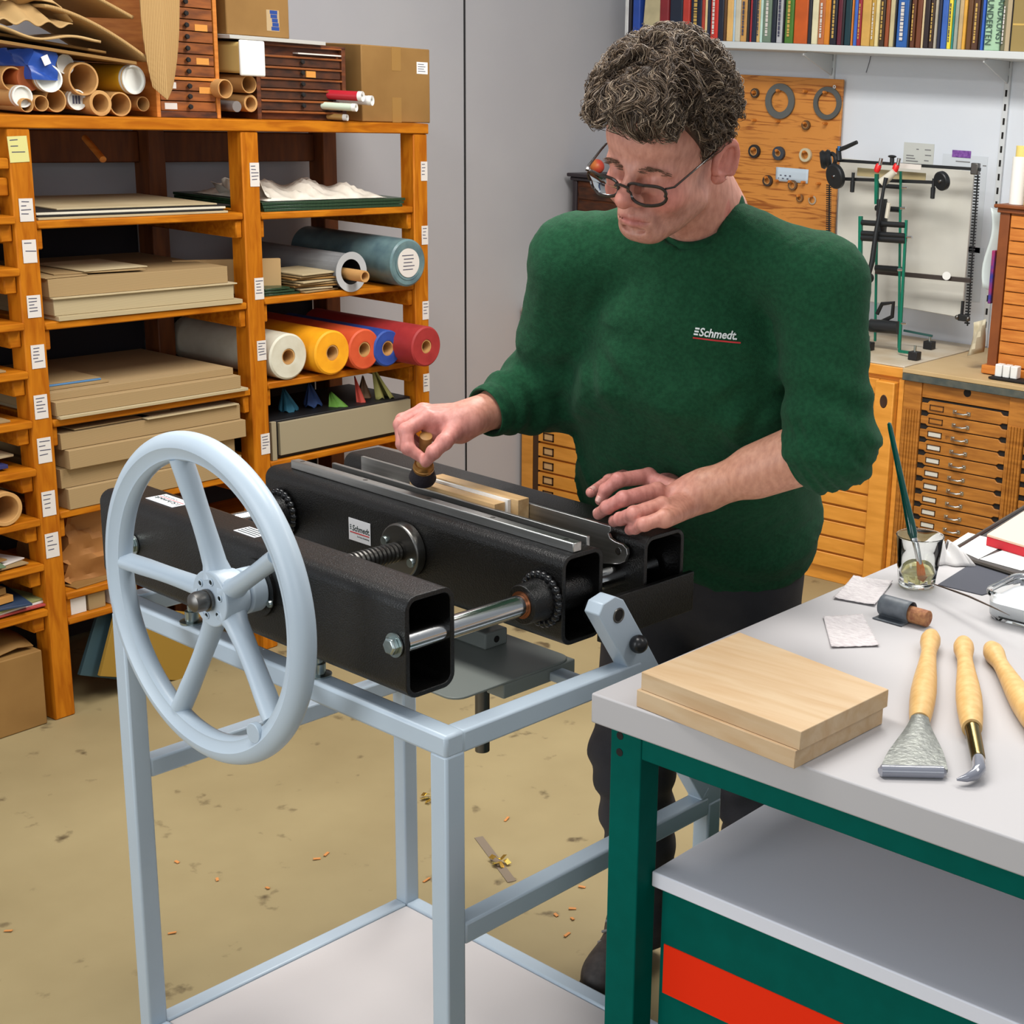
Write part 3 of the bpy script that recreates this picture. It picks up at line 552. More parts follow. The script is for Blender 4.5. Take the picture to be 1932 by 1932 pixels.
tag(MB().cyl(at(447, 201, x=XS-.02), at(447, 201, x=XS-.02)+V(-.15, 0, 0), .015, n=20).build('clear_tube', mat('clear_plastic', (120, 112, 108), .15, spec=.8), None), 'small clear plastic tube beside the drawer chests', 'tube')
# plank over the tubes, papers
tag(MB().prism([(0, 0), (0, .008), (1, .008), (1, 0)], (XS-.30, 1.85, 1.769), (0, .675, -.060), (0, 0, 1), (.31, 0, 0)).build('plank', CARD, None, .001), 'thin plank laid across the tubes on the rack', 'plank')
def wavy(name, m, label, cat, x0, x1, y0, y1, zf, nx=14, ny=36, th=.003):
    return tag(MB().grid(nx, ny, lambda u, v: V(x0+(x1-x0)*u, y0+(y1-y0)*v, zf(u, v))).build(name, m, None, solid=th), label, cat)
PACK = mat('packing_paper', (190, 158, 108), .75, c2=(176, 142, 92), scale=5); CORR = mat('corrugated', (186, 150, 98), .8, c2=(150, 116, 68), scale=75, wave=('Y', 0, 0), lo=.2, hi=.8)
wavy('cardboard_sheet', CARD, 'flat cardboard sheet lowest in the heap on the plank', 'cardboard', XS-.28, XS-.02, 1.9, 2.46, lambda u, v: 1.788-.055*v+.002*u, th=.006)
wavy('cardboard_sheet', PACK, 'wavy packing paper sheet in the heap on the rack', 'cardboard', XS-.28, XS+.02, 1.85, 2.42, lambda u, v: 1.808-.050*v+.010*math.sin(7*v)+.006*math.sin(19*v+4*u), th=.006)
wavy('packing_paper', PACK, 'big crumpled packing paper on top of the heap', 'paper', XS-.3, XS+.0, 1.85, 2.36, lambda u, v: 1.835+.06*math.sin(3.1*v+.4)*(1-u*.2)+.018*math.sin(17*v+6*u)+.01*math.sin(31*v-9*u))
wavy('packing_paper', PACK, 'loose packing paper in front of the heap, below the big one', 'paper', XS-.05, XS+.03, 2.15, 2.34, lambda u, v: 1.792+.05*(1-u)*math.sin(3.1*v)+.006*math.sin(21*v))
wavy('corrugated_sheet', CORR, 'corrugated cardboard curling down at the right of the heap', 'cardboard', XS-.25, XS+.012, 2.28, 2.565, lambda u, v: 1.835-.115*v**1.6-.0*u, th=.008)
wavy('corrugated_sheet', CORR, 'corrugated cardboard strip lying upper right on the heap', 'cardboard', XS-.25, XS+.0, 2.36, 2.53, lambda u, v: 1.895-.07*v, th=.008)
hp = MB().grid(4, 24, lambda u, v: V(XS+.03-.012*abs(2*u-1)*(.4+v), 2.535+.118*u+(.02-.04*u)*v**3*1.5, 1.98-.325*v-.03*(v > .8)*(1-abs(2*u-1))*(v-.8)*5))
tag(hp.build('corrugated_sheet', CORR, None, solid=.004, smooth=False), 'hanging strip of corrugated paper beside the tall drawer chest', 'cardboard')
# drawer chests
def drawers(root, y0, y1, z0, z1, n, m, knob=True, gap=.0022, xf=0, labels=(), lm=PAPER2):
    h = (z1-z0)/n
    for i in range(n):
        zc = z0+h*(i+.5)
        d = MB().bb(xf-.012, xf, y0, y1, zc-h/2+gap/2, zc+h/2-gap/2).build('drawer', m, root, .0012, 1)
        if knob: MB().lathe([(0, .012), (.006, .011), (.007, .007), (.003, .004), (.003, 0), (0, 0)], (xf, (y0+y1)/2+.0, zc), (1, 0, 0), 12).build('knob', DARK, d)
        if i in labels: MB().bb(xf, xf+.0006, y0+.012, y0+.05, zc-h*.3, zc+h*.3).build('label_card', lm, d)
ch = thing('drawer_chest', 'tall narrow old chest of small drawers on the rack', 'chest', (XS-.04, 2.712, ZTOP))
MB().bb(-.30, -.013, -.095, .095, 0, .47).build('chest_case', OLDWOOD, ch, .002)
for s in (-1, 1): MB().bb(-.30, .002, s*.095-.006, s*.095+.006, 0, .47).build('side_panel', ORANGEW, ch, .001)
MB().bb(-.02, .003, -.089, .089, .098, .106).build('cross_rail', ORANGEW, ch, .001)
MB().bb(-.02, .001, -.089, .089, 0, .016).build('base_rail', OLDWOOD, ch, .001)
CHD = mat('old_drawer_front', (150, 84, 34), .5, c2=(96, 50, 20), scale=10, stretch=(1, 1, 5))
drawers(ch, -.087, .087, .016, .097, 3, CHD, labels=(0, 2)); drawers(ch, -.087, .087, .107, .465, 12, CHD, labels=())
for z, dy in ((.141, .05), (.228, .05), (.065, .055)): MB().bb(.0005, .001, dy-.02, dy+.02, z, z+.017).build('tan_label', mat('tan_label', (206, 140, 62), .7), ch)
ch2 = thing('flat_chest', 'wide low old dark chest of shallow drawers on the rack', 'chest', (XS-.04, 3.10, ZTOP))
MB().bb(-.32, -.013, -.156, .156, 0, .208).build('chest_case', OLDWOOD, ch2, .002)
for s in (-1, 1): MB().bb(-.32, .002, s*.156-.007, s*.156+.007, 0, .208).build('side_panel', OLDWOOD, ch2, .001)
MB().bb(-.32, .003, -.163, .163, .2075, .214).build('chest_top', OLDWOOD, ch2, .001)
drawers(ch2, -.147, .147, .026, .180, 5, mat('dark_drawer_front', (84, 44, 20), .55, c2=(46, 24, 12), scale=16, stretch=(1, 1, 3)), xf=-.003)
for k in range(7): MB().bb(-.01, .003, -.149, .149, .022+k*.0308-.003, .022+k*.0308+.003).build('rail', CHD, ch2, .001, 1)
MB().bb(-.006, .001, .015, .05, .122, .14).build('tan_label', MATS['tan_label'], ch2)
MB().bb(-.02, .01, -.02, .14, .186, .19).build('paper_sheet', PAPER2, ch2)
tag(MB().bb(XS-.36, XS-.015, 2.835, 3.17, ZTOP+.2145, ZTOP+.225).build('grey_board', mat('light_grey_board', (180, 178, 172), .6), None, .001), 'light grey board lying on the wide low chest', 'board')
def carton(name, x1, y0, y1, z0, h, dx, label, rz=0.):
    r = thing(name, label, 'box', (x1-dx/2, (y0+y1)/2, z0), rz); w = y1-y0
    MB().bb(-dx/2, dx/2, -w/2, w/2, 0, h).build('box_body', CARD, r, .003)
    return r, dx/2, w
bx, hx, bw = carton('cardboard_box', XS-.04, 2.845, 3.06, ZTOP+.2255, .21, .28, 'cardboard box with blue print on the light grey board', .0)
BLUEP = mat('blue_print', (30, 62, 132), .7)
pm = MB(); pm.bb(hx, hx+.0006, .028, .072, .018, .075); pb = pm.build('printed_panel', mat('print_ground', (176, 150, 112), .7), bx)
for i in range(5): MB().bb(hx+.0006, hx+.0009, .044+.004*math.sin(i*1.2), .068+.003*math.cos(i), .02+.011*i, .03+.011*i).build('blue_print', BLUEP, pb)
bx, hx, bw = carton('cardboard_box', XS-.03, 3.318, 3.602, ZTOP+.0005, .226, .3, 'large cardboard box at the right end of the rack top')
TAPE = mat('packing_tape', (150, 112, 56), .35)
MB().bb(hx, hx+.0006, -.02, .018, .155, .2262).build('packing_tape', TAPE, bx); MB().bb(hx, hx+.0006, -.02, .018, 0, .075).build('packing_tape', TAPE, bx)
sl = MB().bb(hx, hx+.0007, .085, .132, .15, .186).build('address_label', PAPER, bx)
for k in range(4): MB().bb(hx+.0007, hx+.0009, .09, .122-.006*(k % 2), .157+.007*k, .159+.007*k).build('label_line', INK, sl)
t = thing('plastic_canister', 'white lidded square canister lying on the tubes', 'canister', (XS+.0, 2.893, 1.743))
MB().bb(-.2, 0, -.036, .036, -.042, .042).build('canister_body', mat('canister_tan', (196, 168, 104), .5), t, .012, 3)
MB().bb(-.004, .006, -.042, .042, -.048, .048).build('canister_lid', WPLAS, t, .011, 3)
# small red and white rolls of tape packs
for i, (px, py, c, r, lb) in enumerate([(684, 182, (176, 30, 44), .014, 'red and white package tube, upper one before the big box'), (702, 190, (208, 208, 210), .014, 'white package tube with red stripe, right one before the big box'), (672, 203, (196, 210, 190), .011, 'pale green package under the red one'), (655, 222, (176, 140, 80), .009, 'small brown tube end on the rack beside the wide chest')]):
    p = at(px, py, x=XS+.05 if i < 3 else XS); p.z = max(p.z, ZTOP+r+.0005)
    t = thing('package_tube', lb, 'tube', p, 0, 'package tubes before the big box'); 
    MB().lathe([(r*.75, 0), (r, 0), (r, .17), (r*.75, .17)], (0, 0, 0), (-.8, -.35, .0), 20, close=True).build('tube_wall', mat('pack_'+'abcd'[i], c, .4), t); MB().lathe([(r*.5, .001), (r*1.05, -.001), (r*1.05, .012), (r*.5, .012)], (0, 0, 0), (-.8, -.35, .0), 20, close=True).build('white_rim', WPLAS, t)
# wall panel joints and floor edge
tag(MB().bb(XW, XW+.003, 4.290, 4.2975, 0, 3.1).build('trim_1', mat('panel_joint', (40, 40, 42), .8), None), kind='structure')
tag(MB().bb(XW+.0, XW+.008, -2.2, YW, 0, .012).build('baseboard_left', mat('dark_baseboard', (70, 68, 60), .7), None), kind='structure')
# ================================================================== cabinets along the back wall
CY = 4.6
FLAT = mat('flat_file_wood', (226, 154, 62), .45, c2=(208, 138, 48), scale=7, stretch=(1, 6, 6), detail=5)
fc = thing('flat_file_cabinet', 'long yellow wood flat file cabinet with wide drawers behind the man', 'cabinet', (-4.1, CY, 0))
FW = 1.755
MB().bb(0, FW, .012, .62, 0, .80).build('cabinet_case', FLAT, fc, .002)
MB().bb(.0, .06, -.0, .03, 0, .80).build('front_post', FLAT, fc, .002)
MB().bb(.06, .092, .002, .03, 0, .80).build('dark_channel', mat('dark_channel', (70, 44, 20), .6), fc, .001)
MB().bb(FW-.02, FW, -.0, .03, 0, .80).build('front_post', FLAT, fc, .002)
pst = MB().bb(FW-.098, FW-.022, -.03, .012, .0, .785).build('lock_bar', FLAT, fc, .004)
MB().lathe([(.0, -.0005), (.009, -.0005), (.0135, -.0015), (.015, 0), (.015, .002), (0, .002)], (FW-.06, -.030, .715), (0, 1, 0), 28).build('finger_hole', mat('hole_brown', (58, 34, 18), .6), pst); pst.children[0].scale = (1, 1, 1.6) if pst.children else (1, 1, 1)
for o in pst.children: o.location = (0, 0, .715-.715*1.6)
for i in range(13):
    z1 = .785-.0613*i; z0 = z1-.053
    if z0 < .02: break
    d = MB().bb(.094, FW-.1, -.004, .012, z0, z1).build('drawer', FLAT, fc, .0015, 1)
    x0 = .122
    lf = MB()
    lf.bb(x0, x0+.056, -.0065, -.004, z0+.008, z0+.013); lf.bb(x0, x0+.056, -.0065, -.004, z1-.017, z1-.012); lf.bb(x0, x0+.006, -.0065, -.004, z0+.008, z1-.012); lf.bb(x0+.05, x0+.056, -.0065, -.004, z0+.008, z1-.012)
    lf.build('label_frame', mat('dark_brass', (70, 42, 22), .5, .3), d); MB().bb(x0+.006, x0+.05, -.005, -.004, z0+.012, z1-.016).build('label_card', mat('pale_wood_card', (206, 164, 112), .7), d)
MB().bb(-.0, FW, -.006, .64, .8005, .838).build('cabinet_edge', FLAT, fc, .004)
MB().bb(.0, FW+.0, -.005, .64, .8385, .844).build('counter_surface', mat('counter_white', (206, 196, 178), .5, c2=(186, 168, 140), scale=6), fc, .001)
pc = thing('plan_chest', 'oak plan chest with many shallow drawers, nickel handles and labels', 'cabinet', (-2.338, CY, 0))
PW = 1.3
MB().bb(0, PW, .014, .62, 0, .80).build('chest_case', OAK, pc, .002)
for a, b in ((.0, .068), (.398, .458), (.86, .92)):
    p_ = MB().bb(a, b, -.012, .02, 0, .80).build('pilaster', OAK, pc, .002)
    for k in range(5): MB().cyl((a+.012+.011*k, -.0135, .05), (a+.012+.011*k, -.0135, .70), .0045, n=8).build('flute', OAK, p_)
MB().bb(.068, .398, -.004, .02, .748, .80).build('top_rail', OAK, pc, .001); MB().cyl((.238, -.0045, .787), (.238, -.003, .787), .014, n=24).build('lock_disc', DARK, pc)
MB().bb(.458, .86, -.004, .02, .748, .80).build('top_rail', OAK, pc, .001)
NICK = mat('nickel_handle', (190, 186, 178), .25, 1.)
def plan_drawer(x0, x1, zc, i, par):
    h = .0462; n = .02; z0 = zc-h/2+.004; z1 = zc+h/2-.0035; w = x1-x0
    poly = [(0, z0), (.02, z0), (.028, z0-.006), (w-.028, z0-.006), (w-.02, z0), (w, z0), (w, z1-.012), (w-.02, z1-.012), (w-.03, z1-.002), (.03, z1-.002), (.022, z1-.012), (0, z1-.012)]
    d = MB().prism(poly, (x0, -.006, 0), (1, 0, 0), (0, 0, 1), (0, .02, 0)).build('drawer', OAK, par, .0015, 1)
    xl = x0+.032; zl = zc-.006
    lf = MB(); lf.bb(xl, xl+.054, -.008, -.006, zl-.009, zl-.0065); lf.bb(xl, xl+.054, -.008, -.006, zl+.0085, zl+.011); lf.bb(xl, xl+.003, -.008, -.006, zl-.009, zl+.011); lf.bb(xl+.051, xl+.054, -.008, -.006, zl-.009, zl+.011)
    lf.build('label_frame', mat('dark_brass', (70, 42, 22), .5, .3), d)
    if i > 1: MB().bb(xl+.003, xl+.051, -.0068, -.006, zl-.0065, zl+.0085).build('label_card', mat('card_grey', (206, 202, 190), .7), d)
    xh = x0+.155
    hd = MB(); hd.tube([(xh-.026, -.006, zl), (xh-.024, -.015, zl), (xh-.012, -.019, zl-.003), (xh+.012, -.019, zl-.003), (xh+.024, -.015, zl), (xh+.026, -.006, zl)], .0036, 8)
    for s in (-1, 1): hd.box((xh+s*.026, -.0075, zl), (.014, .003, .013))
    hd.build('handle', NICK, d)
for i in range(14):
    zc = .722-.0466*i
    if zc < .08: break
    plan_drawer(.07, .396, zc, i, pc)
    if zc > .2: plan_drawer(.46, .858, zc, i, pc)
MB().bb(0, PW, -.0, .016, .02, .745).build('drawer_gap', DARK, pc)
MB().bb(-.004, PW, -.025, .64, .8005, .826).build('counter_edge', mat('dark_counter_edge', (62, 70, 68), .6, c2=(84, 86, 78), scale=30), pc, .002)
MB().bb(-.004, PW, -.026, .64, .8265, .842).build('counter_surface', mat('counter_beige', (196, 170, 128), .55, c2=(184, 156, 112), scale=3, speck=((150, 126, 92), 5, .6, .75)), pc, .002)
ZC = .8445
# ------------------------------------------------------------------ book shelf
SY = 5.0; SZ = 1.917
bs = thing('book_shelf', 'white wall shelf full of books on metal brackets', 'shelf', (-3.9, SY, SZ))
MB().bb(-.03, 2.4, 0, .25, -.026, 0).build('shelf_board', mat('shelf_white', (204, 208, 208), .5), bs, .003)
RAIL = mat('rail_white', (206, 210, 212), .5)
for x in (-3.088, -2.342):
    r_ = MB().bb(x+3.9-.011, x+3.9+.011, .236, .2495, -1.07, .2).build('slotted_rail', RAIL, bs, .001)
    mb = MB()
    for k in range(22): mb.bb(x+3.9-.004, x+3.9+.004, .2352, .2361, -1.05+.05*k, -1.05+.05*k+.024)
    mb.build('rail_slots', DARK, r_)
    MB().prism([(.236, -.026), (.05, -.026), (.02, -.032), (.02, -.04), (.236, -.105)], (x+3.9-.003, 0, 0), (0, 1, 0), (0, 0, 1), (.006, 0, 0)).build('shelf_bracket', RAIL, bs, .001)
B4 = [(20, 30, 'cacac8'), (30, 38, 'e0e0e0'), (38, 54, '26222a'), (62, 100, '28489a'), (104, 200, 'b4a884'), (205, 252, '7e262c'), (255, 322, '1e2636'), (325, 362, 'b2392e'), (365, 424, '1c2438'), (425, 440, 'a63a2a'), (440, 455, 'd8c08c'), (455, 470, '22283c'), (470, 510, 'c4352c'), (510, 540, '1e2434'), (541, 555, '5a3c20'), (556, 590, 'd8ac68'), (590, 602, 'a8c0d0'), (602, 630, 'c2bca8'), (630, 664, 'c49454'), (665, 679, '2a2624'), (680, 690, 'a02c34'), (690, 715, '20283c'), (716, 735, 'c6a468'), (735, 749, 'b4d0c4'), (750, 794, '6a7c6a'), (796, 819, '1e2430'), (820, 855, 'b2b2b4'), (856, 864, '22242a'), (865, 910, '48722e'), (912, 985, 'b8541e'), (986, 1004, '24262e'), (1005, 1038, 'd4cca8'), (1040, 1076, 'b0683c')]
B5 = [(38, 67, 'c87a24'), (69, 104, '1e1c28'), (105, 130, '5a1e2c'), (131, 144, '2a2226'), (145, 178, '16343c'), (180, 189, 'c87830'), (190, 209, '3a62b4'), (211, 232, '8c2430'), (233, 280, 'c2984e'), (281, 304, 'b08c3c'), (305, 325, 'd2c08c'), (326, 354, '3c2c20'), (356, 377, '8a4626'), (379, 404, 'b8ac84'), (405, 414, '2a2828'), (416, 477, '28589a'), (478, 488, '262428'), (489, 514, '5c3420'), (518, 546, '6a3a22'), (549, 561, 'c8b48c'), (562, 590, '2a2020'), (590, 614, '3a2a22'), (616, 631, 'a49c8c'), (633, 650, '22283c'), (651, 684, '345ca8'), (686, 707, 'dcc83a'), (708, 719, '2a7c76'), (720, 740, '8e968c'), (741, 765, 'b49c74'), (766, 784, 'd09a3a'), (786, 814, '5e3c1e'), (815, 850, '4c3020'), (851, 864, '1e1c20'), (865, 880, '2c58b0'), (882, 965, '9cbc9c'), (968, 994, '6e6a50')]
BK = [(1170+a*.357, 1170+b*.357, c) for a, b, c in B4]+[(1540+a*.359, 1540+b*.359, c) for a, b, c in B5]
CN = [('black', (34, 32, 36)), ('navy', (32, 40, 60)), ('dark brown', (74, 48, 30)), ('brown', (120, 72, 42)), ('rust', (170, 76, 36)), ('orange', (200, 122, 40)), ('red', (186, 54, 46)), ('maroon', (110, 34, 44)), ('blue', (44, 88, 160)), ('green', (72, 114, 46)), ('teal', (42, 110, 110)), ('pale green', (156, 188, 156)), ('yellow', (220, 200, 60)), ('tan', (200, 160, 90)), ('cream', (210, 200, 160)), ('grey', (150, 152, 148)), ('white', (224, 224, 224)), ('olive', (110, 106, 80)), ('sage', (106, 124, 106)), ('sky', (168, 192, 208))]
hx_ = lambda h: tuple(int(h[i:i+2], 16) for i in (0, 2, 4))
def cname(c): return min(CN, key=lambda k: sum((a-b)**2 for a, b in zip(k[1], c)))[0]
random.seed(21); YB = SY+.03
names = [cname(hx_(b[2])) for b in BK]
for i, (a, b, h) in enumerate(BK):
    xa = at(a, 60, y=YB).x; xb = at(b, 60, y=YB).x; w = max(.006, xb-xa-.001); c = hx_(h)
    nl = names[i-1] if i else 'shelf end'; nr = names[i+1] if i+1 < len(BK) else 'olive folder'
    lab = '%s book on the wall shelf between %s and %s' % (names[i], nl if i else 'the shelf end', nr)
    same = sum(1 for j in range(len(BK)) if names[j] == names[i] and (names[j-1] if j else '') == (names[i-1] if i else '') and (names[j+1] if j+1 < len(BK) else '') == (names[i+1] if i+1 < len(BK) else ''))
    if same > 1: lab = '%s book, %s from the left on the wall shelf' % (names[i], ('%dth' % (i+1)))
    H_ = random.uniform(.22, .3); D_ = random.uniform(.15, .2)
    t = thing('book', lab, 'book', ((xa+xb)/2, YB, SZ+.0005), 0, 'books on the wall shelf')
    sp = MB().bb(-w/2, w/2, random.uniform(0, .006), .004+D_, 0, H_).build('cover', mat('book_'+h, c, .5, c2=tuple(min(255, int(v*1.12)) for v in c), scale=14), t, min(.004, w*.25), 2)
    if w > .012:
        MB().bb(-w/2+.003, w/2-.003, .02, D_+.001, .004, H_+.0006).build('pages', PAPER2, t)
    if i == 4: t.rotation_euler = (0, .08, 0); t.location.x += .006; t.location.z += .0035
    lum = sum(c)/3
    if w > .014 and names[i] != 'pale green' and i % 2 == 0 and i > 6:
        lm = mat('gilt', (196, 160, 84), .4) if lum < 90 else INK if lum > 140 else PAPER2
        mb = MB(); z = .025; xx = 0
        while z < .15:
            L = random.uniform(.004, .016); mb.box((0, -.0004, z+L/2), (w*.28, .0012, L)); z += L+random.uniform(.002, .004)
        o = mb.build('spine_marks', lm, t)
    if h == '9cbc9c':
        TM = mat('title_green', (54, 78, 70), .6)
        for s, sz, dx in (('EINBANDKUNST', .034, .028), ('JAHRHUNDERTEN', .034, -.012)):
            tx = text(s, sz, TM, t, 'spine_title', Matrix.Identity(4), .0003, 0, 0, .86)
            bbx = max(v.co.x for v in tx.data.vertices)
            tx.data.transform(frame((dx-.012, -.0006, .02+bbx), (0, 0, -1), (1, 0, 0)))
for k, (a, b, c, lb, w_) in enumerate([(1897, 1906, (178, 160, 128), 'beige folder standing right of the books', .2), (1907, 1975, (150, 128, 76), 'tan archive box at the right end of the wall shelf', .22)]):
    xa, xb = at(a, 60, y=YB).x, at(b, 60, y=YB).x
    o = MB().bb(xa, xb, YB, YB+w_, SZ+.0005, SZ+.27).build('archive_box', mat('archive_%s' % 'ab'[k], c, .7), None, .002); tag(o, lb, 'box')
    if k: MB().bb(xa+.006, xb, YB-.001, YB, SZ+.088, SZ+.094).build('lid_edge', mat('lid_gold', (206, 170, 90), .6), o); MB().bb(xa-.0005, xa+.004, YB-.0015, YB+.01, SZ+.0005, SZ+.27).build('dark_edge', DARK, o)
# ------------------------------------------------------------------ peg board with rings
PY = 5.222
a = at(1591, 150, y=PY)
PEGM = mat('pegboard_wood', (206, 136, 62), .5, c2=(150, 84, 32), scale=9., stretch=(.35, 1, 4.5), detail=8, lo=.52, hi=.66, dist=2.2)
pg = thing('pegboard', 'orange wood board with pegs and hanging rings on the back wall', 'board', (0, PY, 0))
MB().bb(a.x-.62, a.x, 0, .012, 1.05, a.z).build('board_panel', PEGM, pg, .002)
def pxy(cx, cy): return at(1380+cx*.2655, 130+cy*.2655, y=PY)
for cx, cy in [(537, 160), (172, 365), (342, 372), (678, 388), (348, 155), (680, 168), (175, 168), (537, 385), (172, 570), (342, 580), (537, 590), (340, 795), (433, 800), (525, 805), (630, 815), (580, 905), (670, 595), (265, 770), (495, 900)]:
    q_ = pxy(cx, cy); MB().lathe([(0, -.03), (.005, -.029), (.006, -.026), (.005, 0)], (q_.x, 0, q_.z), (0, 1, 0), 10).build('peg', ORANGEW, pg)
q_ = pxy(735, 128); MB().torus((q_.x, -.004, q_.z), (0, 1, 0), .005, .002, 14, 6).build('hook', WPLAS, pg)
TAPEK = [(352, 230, 122, 75, (92, 94, 92), 'large grey ring hanging upper left on the pegboard', .010), (688, 245, 112, 78, (84, 86, 84), 'large grey ring hanging upper right on the pegboard', .010), (175, 172, 33, 22, (64, 54, 46), 'small dark ring at the top left of the pegboard', .012), (537, 400, 33, 21, (98, 72, 44), 'small brown ring below and between the large rings', .012), (172, 585, 47, 30, (36, 34, 36), 'black tape ring, left in the middle row of the pegboard', .014), (346, 600, 48, 22, (58, 64, 72), 'slate tape ring, second in the middle row of the pegboard', .016), (535, 612, 48, 30, (196, 186, 156), 'cream tape ring, right in the middle row of the pegboard', .014), (265, 795, 40, 24, (60, 46, 38), 'dark ring just above the man\'s shoulder', .012), (443, 826, 36, 24, (104, 78, 54), 'brown ring below the white note on the pegboard', .012), (493, 918, 28, 19, (120, 84, 50), 'brown ring low on the pegboard above the shoulder', .01), (578, 932, 32, 24, (170, 160, 144), 'thin metal ring low on the pegboard', .004)]
for cx, cy, R, r, c, lb, d_ in TAPEK:
    q_ = pxy(cx, cy); s = .2655*5.95/CF; R *= s; r *= s
    t = tag(MB().lathe([(r, 0), (R-.001, 0), (R, .001), (R, d_-.001), (R-.001, d_), (r, d_)], (q_.x, PY-.002-d_, q_.z), (0, 1, 0), 44, close=True).build('tape_ring', mat('ring_%02x%02x%02x' % c, c, .6), None), lb, 'ring', 'rings on the pegboard')
    if R < .03 and R > .014: MB().lathe([(r*.86, -.0005), (r, -.0005), (r, d_), (r*.86, d_)], (q_.x, PY-.002-d_, q_.z), (0, 1, 0), 32, close=True).build('ring_core', KRAFT, t)
p0, p1 = pxy(325, 795), pxy(552, 715)
nt_ = tag(MB().grid(12, 3, lambda u, v: V(p0.x+(p1.x-p0.x)*u, PY-.004-.010*(1-u)**2*abs(math.sin(3*u+1)), p0.z+(p1.z-p0.z)*v)).build('pinned_note', mat('note_blue', (190, 204, 216), .7), None, solid=.001), 'small white note pinned on the pegboard', 'note')
mb = MB()
for k in range(6): mb.box((p0.x+.012+.011*k, PY-.012, p0.z+.012+.012*(k % 2)), (.008, .001, .004))
mb.build('note_writing', INK, nt_)
w0 = at(1388, 283, y=PY); tag(MB().bb(w0.x-.01, w0.x+.008, PY-.006, PY-.001, w0.z-.03, w0.z+.03).build('switch_plate', mat('cream_plate', (222, 210, 176), .5), None, .002), 'cream plate on the pegboard beside the man\'s ear', 'plate')
# ------------------------------------------------------------------ papers taped to the wall
def wallp(name, x0, y0, x1, y1, m, label, lines=(), yo=.002):
    c = lambda X, Y: at(1500+X*.2381, 240+Y*.2381, y=YW-yo)
    a, b = c(x0, y1), c(x1, y0)
    o = MB().bb(a.x, b.x, YW-yo, YW-yo+.001, a.z, b.z).build(name, m, None); tag(o, label, 'paper')
    for (u0, u1, v) in lines: MB().bb(a.x+(b.x-a.x)*u0, a.x+(b.x-a.x)*u1, YW-yo-.0006, YW-yo-.0001, a.z+(b.z-a.z)*v, a.z+(b.z-a.z)*v+.004).build('writing', mat('faint_ink', (120, 120, 120), .8), o)
    return o
wallp('taped_note', 850, 135, 1105, 330, mat('note_grey', (196, 198, 192), .8), 'pale receipt taped to the wall above the machine', [(.1, .35, .5), (.1, .4, .4), (.1, .5, .3), (.7, .9, .75), (.72, .92, .55), (.7, .85, .35), (.42, .5, .75)])
wallp('taped_sheet', 1112, 235, 1530, 960, mat('sheet_white', (206, 212, 218), .8), 'large white sheet on the wall under purple tape', [(.3, .62, .925), (.9, .98, .9)], .0015)
wallp('taped_sheet', 1240, 960, 1500, 1360, mat('sheet_white2', (200, 208, 216), .8), 'lower white sheet on the wall beside the toothed strip', [], .0015)
wallp('purple_tape', 1243, 190, 1395, 235, mat('purple_tape', (92, 44, 128), .5, c2=(140, 90, 170), scale=80), 'strip of purple patterned tape on the wall', [], .0035)
mb = MB().tube([at(1644, 100, y=YW-.004), at(1640, 118, y=YW-.006), at(1634, 137, y=YW-.004)], .0012, 5); tag(mb.build('loose_thread', INK, None), 'dark thread hanging below the wall shelf', 'thread')
# ------------------------------------------------------------------ gilding machine on the counter
mc = thing('gilding_machine', 'green and black bookbinding machine with white panel, levers and red knobs on counter', 'machine', (-2.52, 4.85, ZC))
O_ = V(-2.52, 4.85, ZC)
GRN = mat('machine_green', (0, 108, 84), .4); BLK = mat('machine_black', (30, 32, 34), .4)
def mp(X, Y, y): return at(1500+X*.2381, 240+Y*.2381, y=y)-O_
def bar(name, A, B, w, m=BLK, par=None, n=4):
    A = A.copy(); B = B.copy(); A.z = max(A.z, w+.002); B.z = max(B.z, w+.002); mb = MB(); d = (B-A); mb.cyl(A, B, w*.7071 if n == 4 else w, n=n); 
    if n == 4: bmesh.ops.rotate(mb.bm, verts=mb.bm.verts, cent=(A+B)/2, matrix=Matrix.Rotation(PI/4, 3, d.normalized()))
    return mb.build(name, m, par or mc, .0008 if n == 4 else 0)
pa, pb = mp(290, 1330, 5.04), mp(1418, 350, 5.04)
pan = MB().prism([(pa.x+.012, pa.z), (pb.x-.012, pa.z-.02), (pb.x, pa.z-.01), (pb.x, pb.z-.01), (pb.x-.01, pb.z), (pa.x+.01, pb.z+.01), (pa.x, pb.z)], (0, pb.y, 0), (1, 0, 0), (0, 0, 1), (0, .012, 0)).build('white_panel', mat('machine_panel', (206, 204, 194), .45, c2=(196, 194, 186), scale=5), mc, .002)
for xl, y0_, y1_, x2 in ((1448, 345, 1575, 1362), (268, 460, 1300, 262)):
    A, B = mp(xl, y0_, 5.0), mp(x2, y1_, 5.0); n_ = 52; mb = MB()
    for k in range(n_): p_ = A+(B-A)*k/n_; mb.box(p_, (.018, .010, (A-B).length/n_*.5))
    mb.cyl(A+V(0, .004, 0), B+V(0, .004, 0), .003, n=8); mb.build('toothed_strip', BLK, mc)
bar('top_bar', mp(330, 262, 4.93), mp(1470, 335, 4.93), .011)
bar('cross_bar', mp(400, 410, 4.9), mp(1180, 440, 4.9), .012)
bar('shelf_bar', mp(640, 1145, 4.95), mp(1390, 1215, 4.95), .016, mat('machine_brown_bar', (58, 50, 46), .5))
MB().cyl(mp(1200, 1178, 4.925), mp(1200, 1178, 4.935), .015, n=24).build('white_knob', WPLAS, mc)
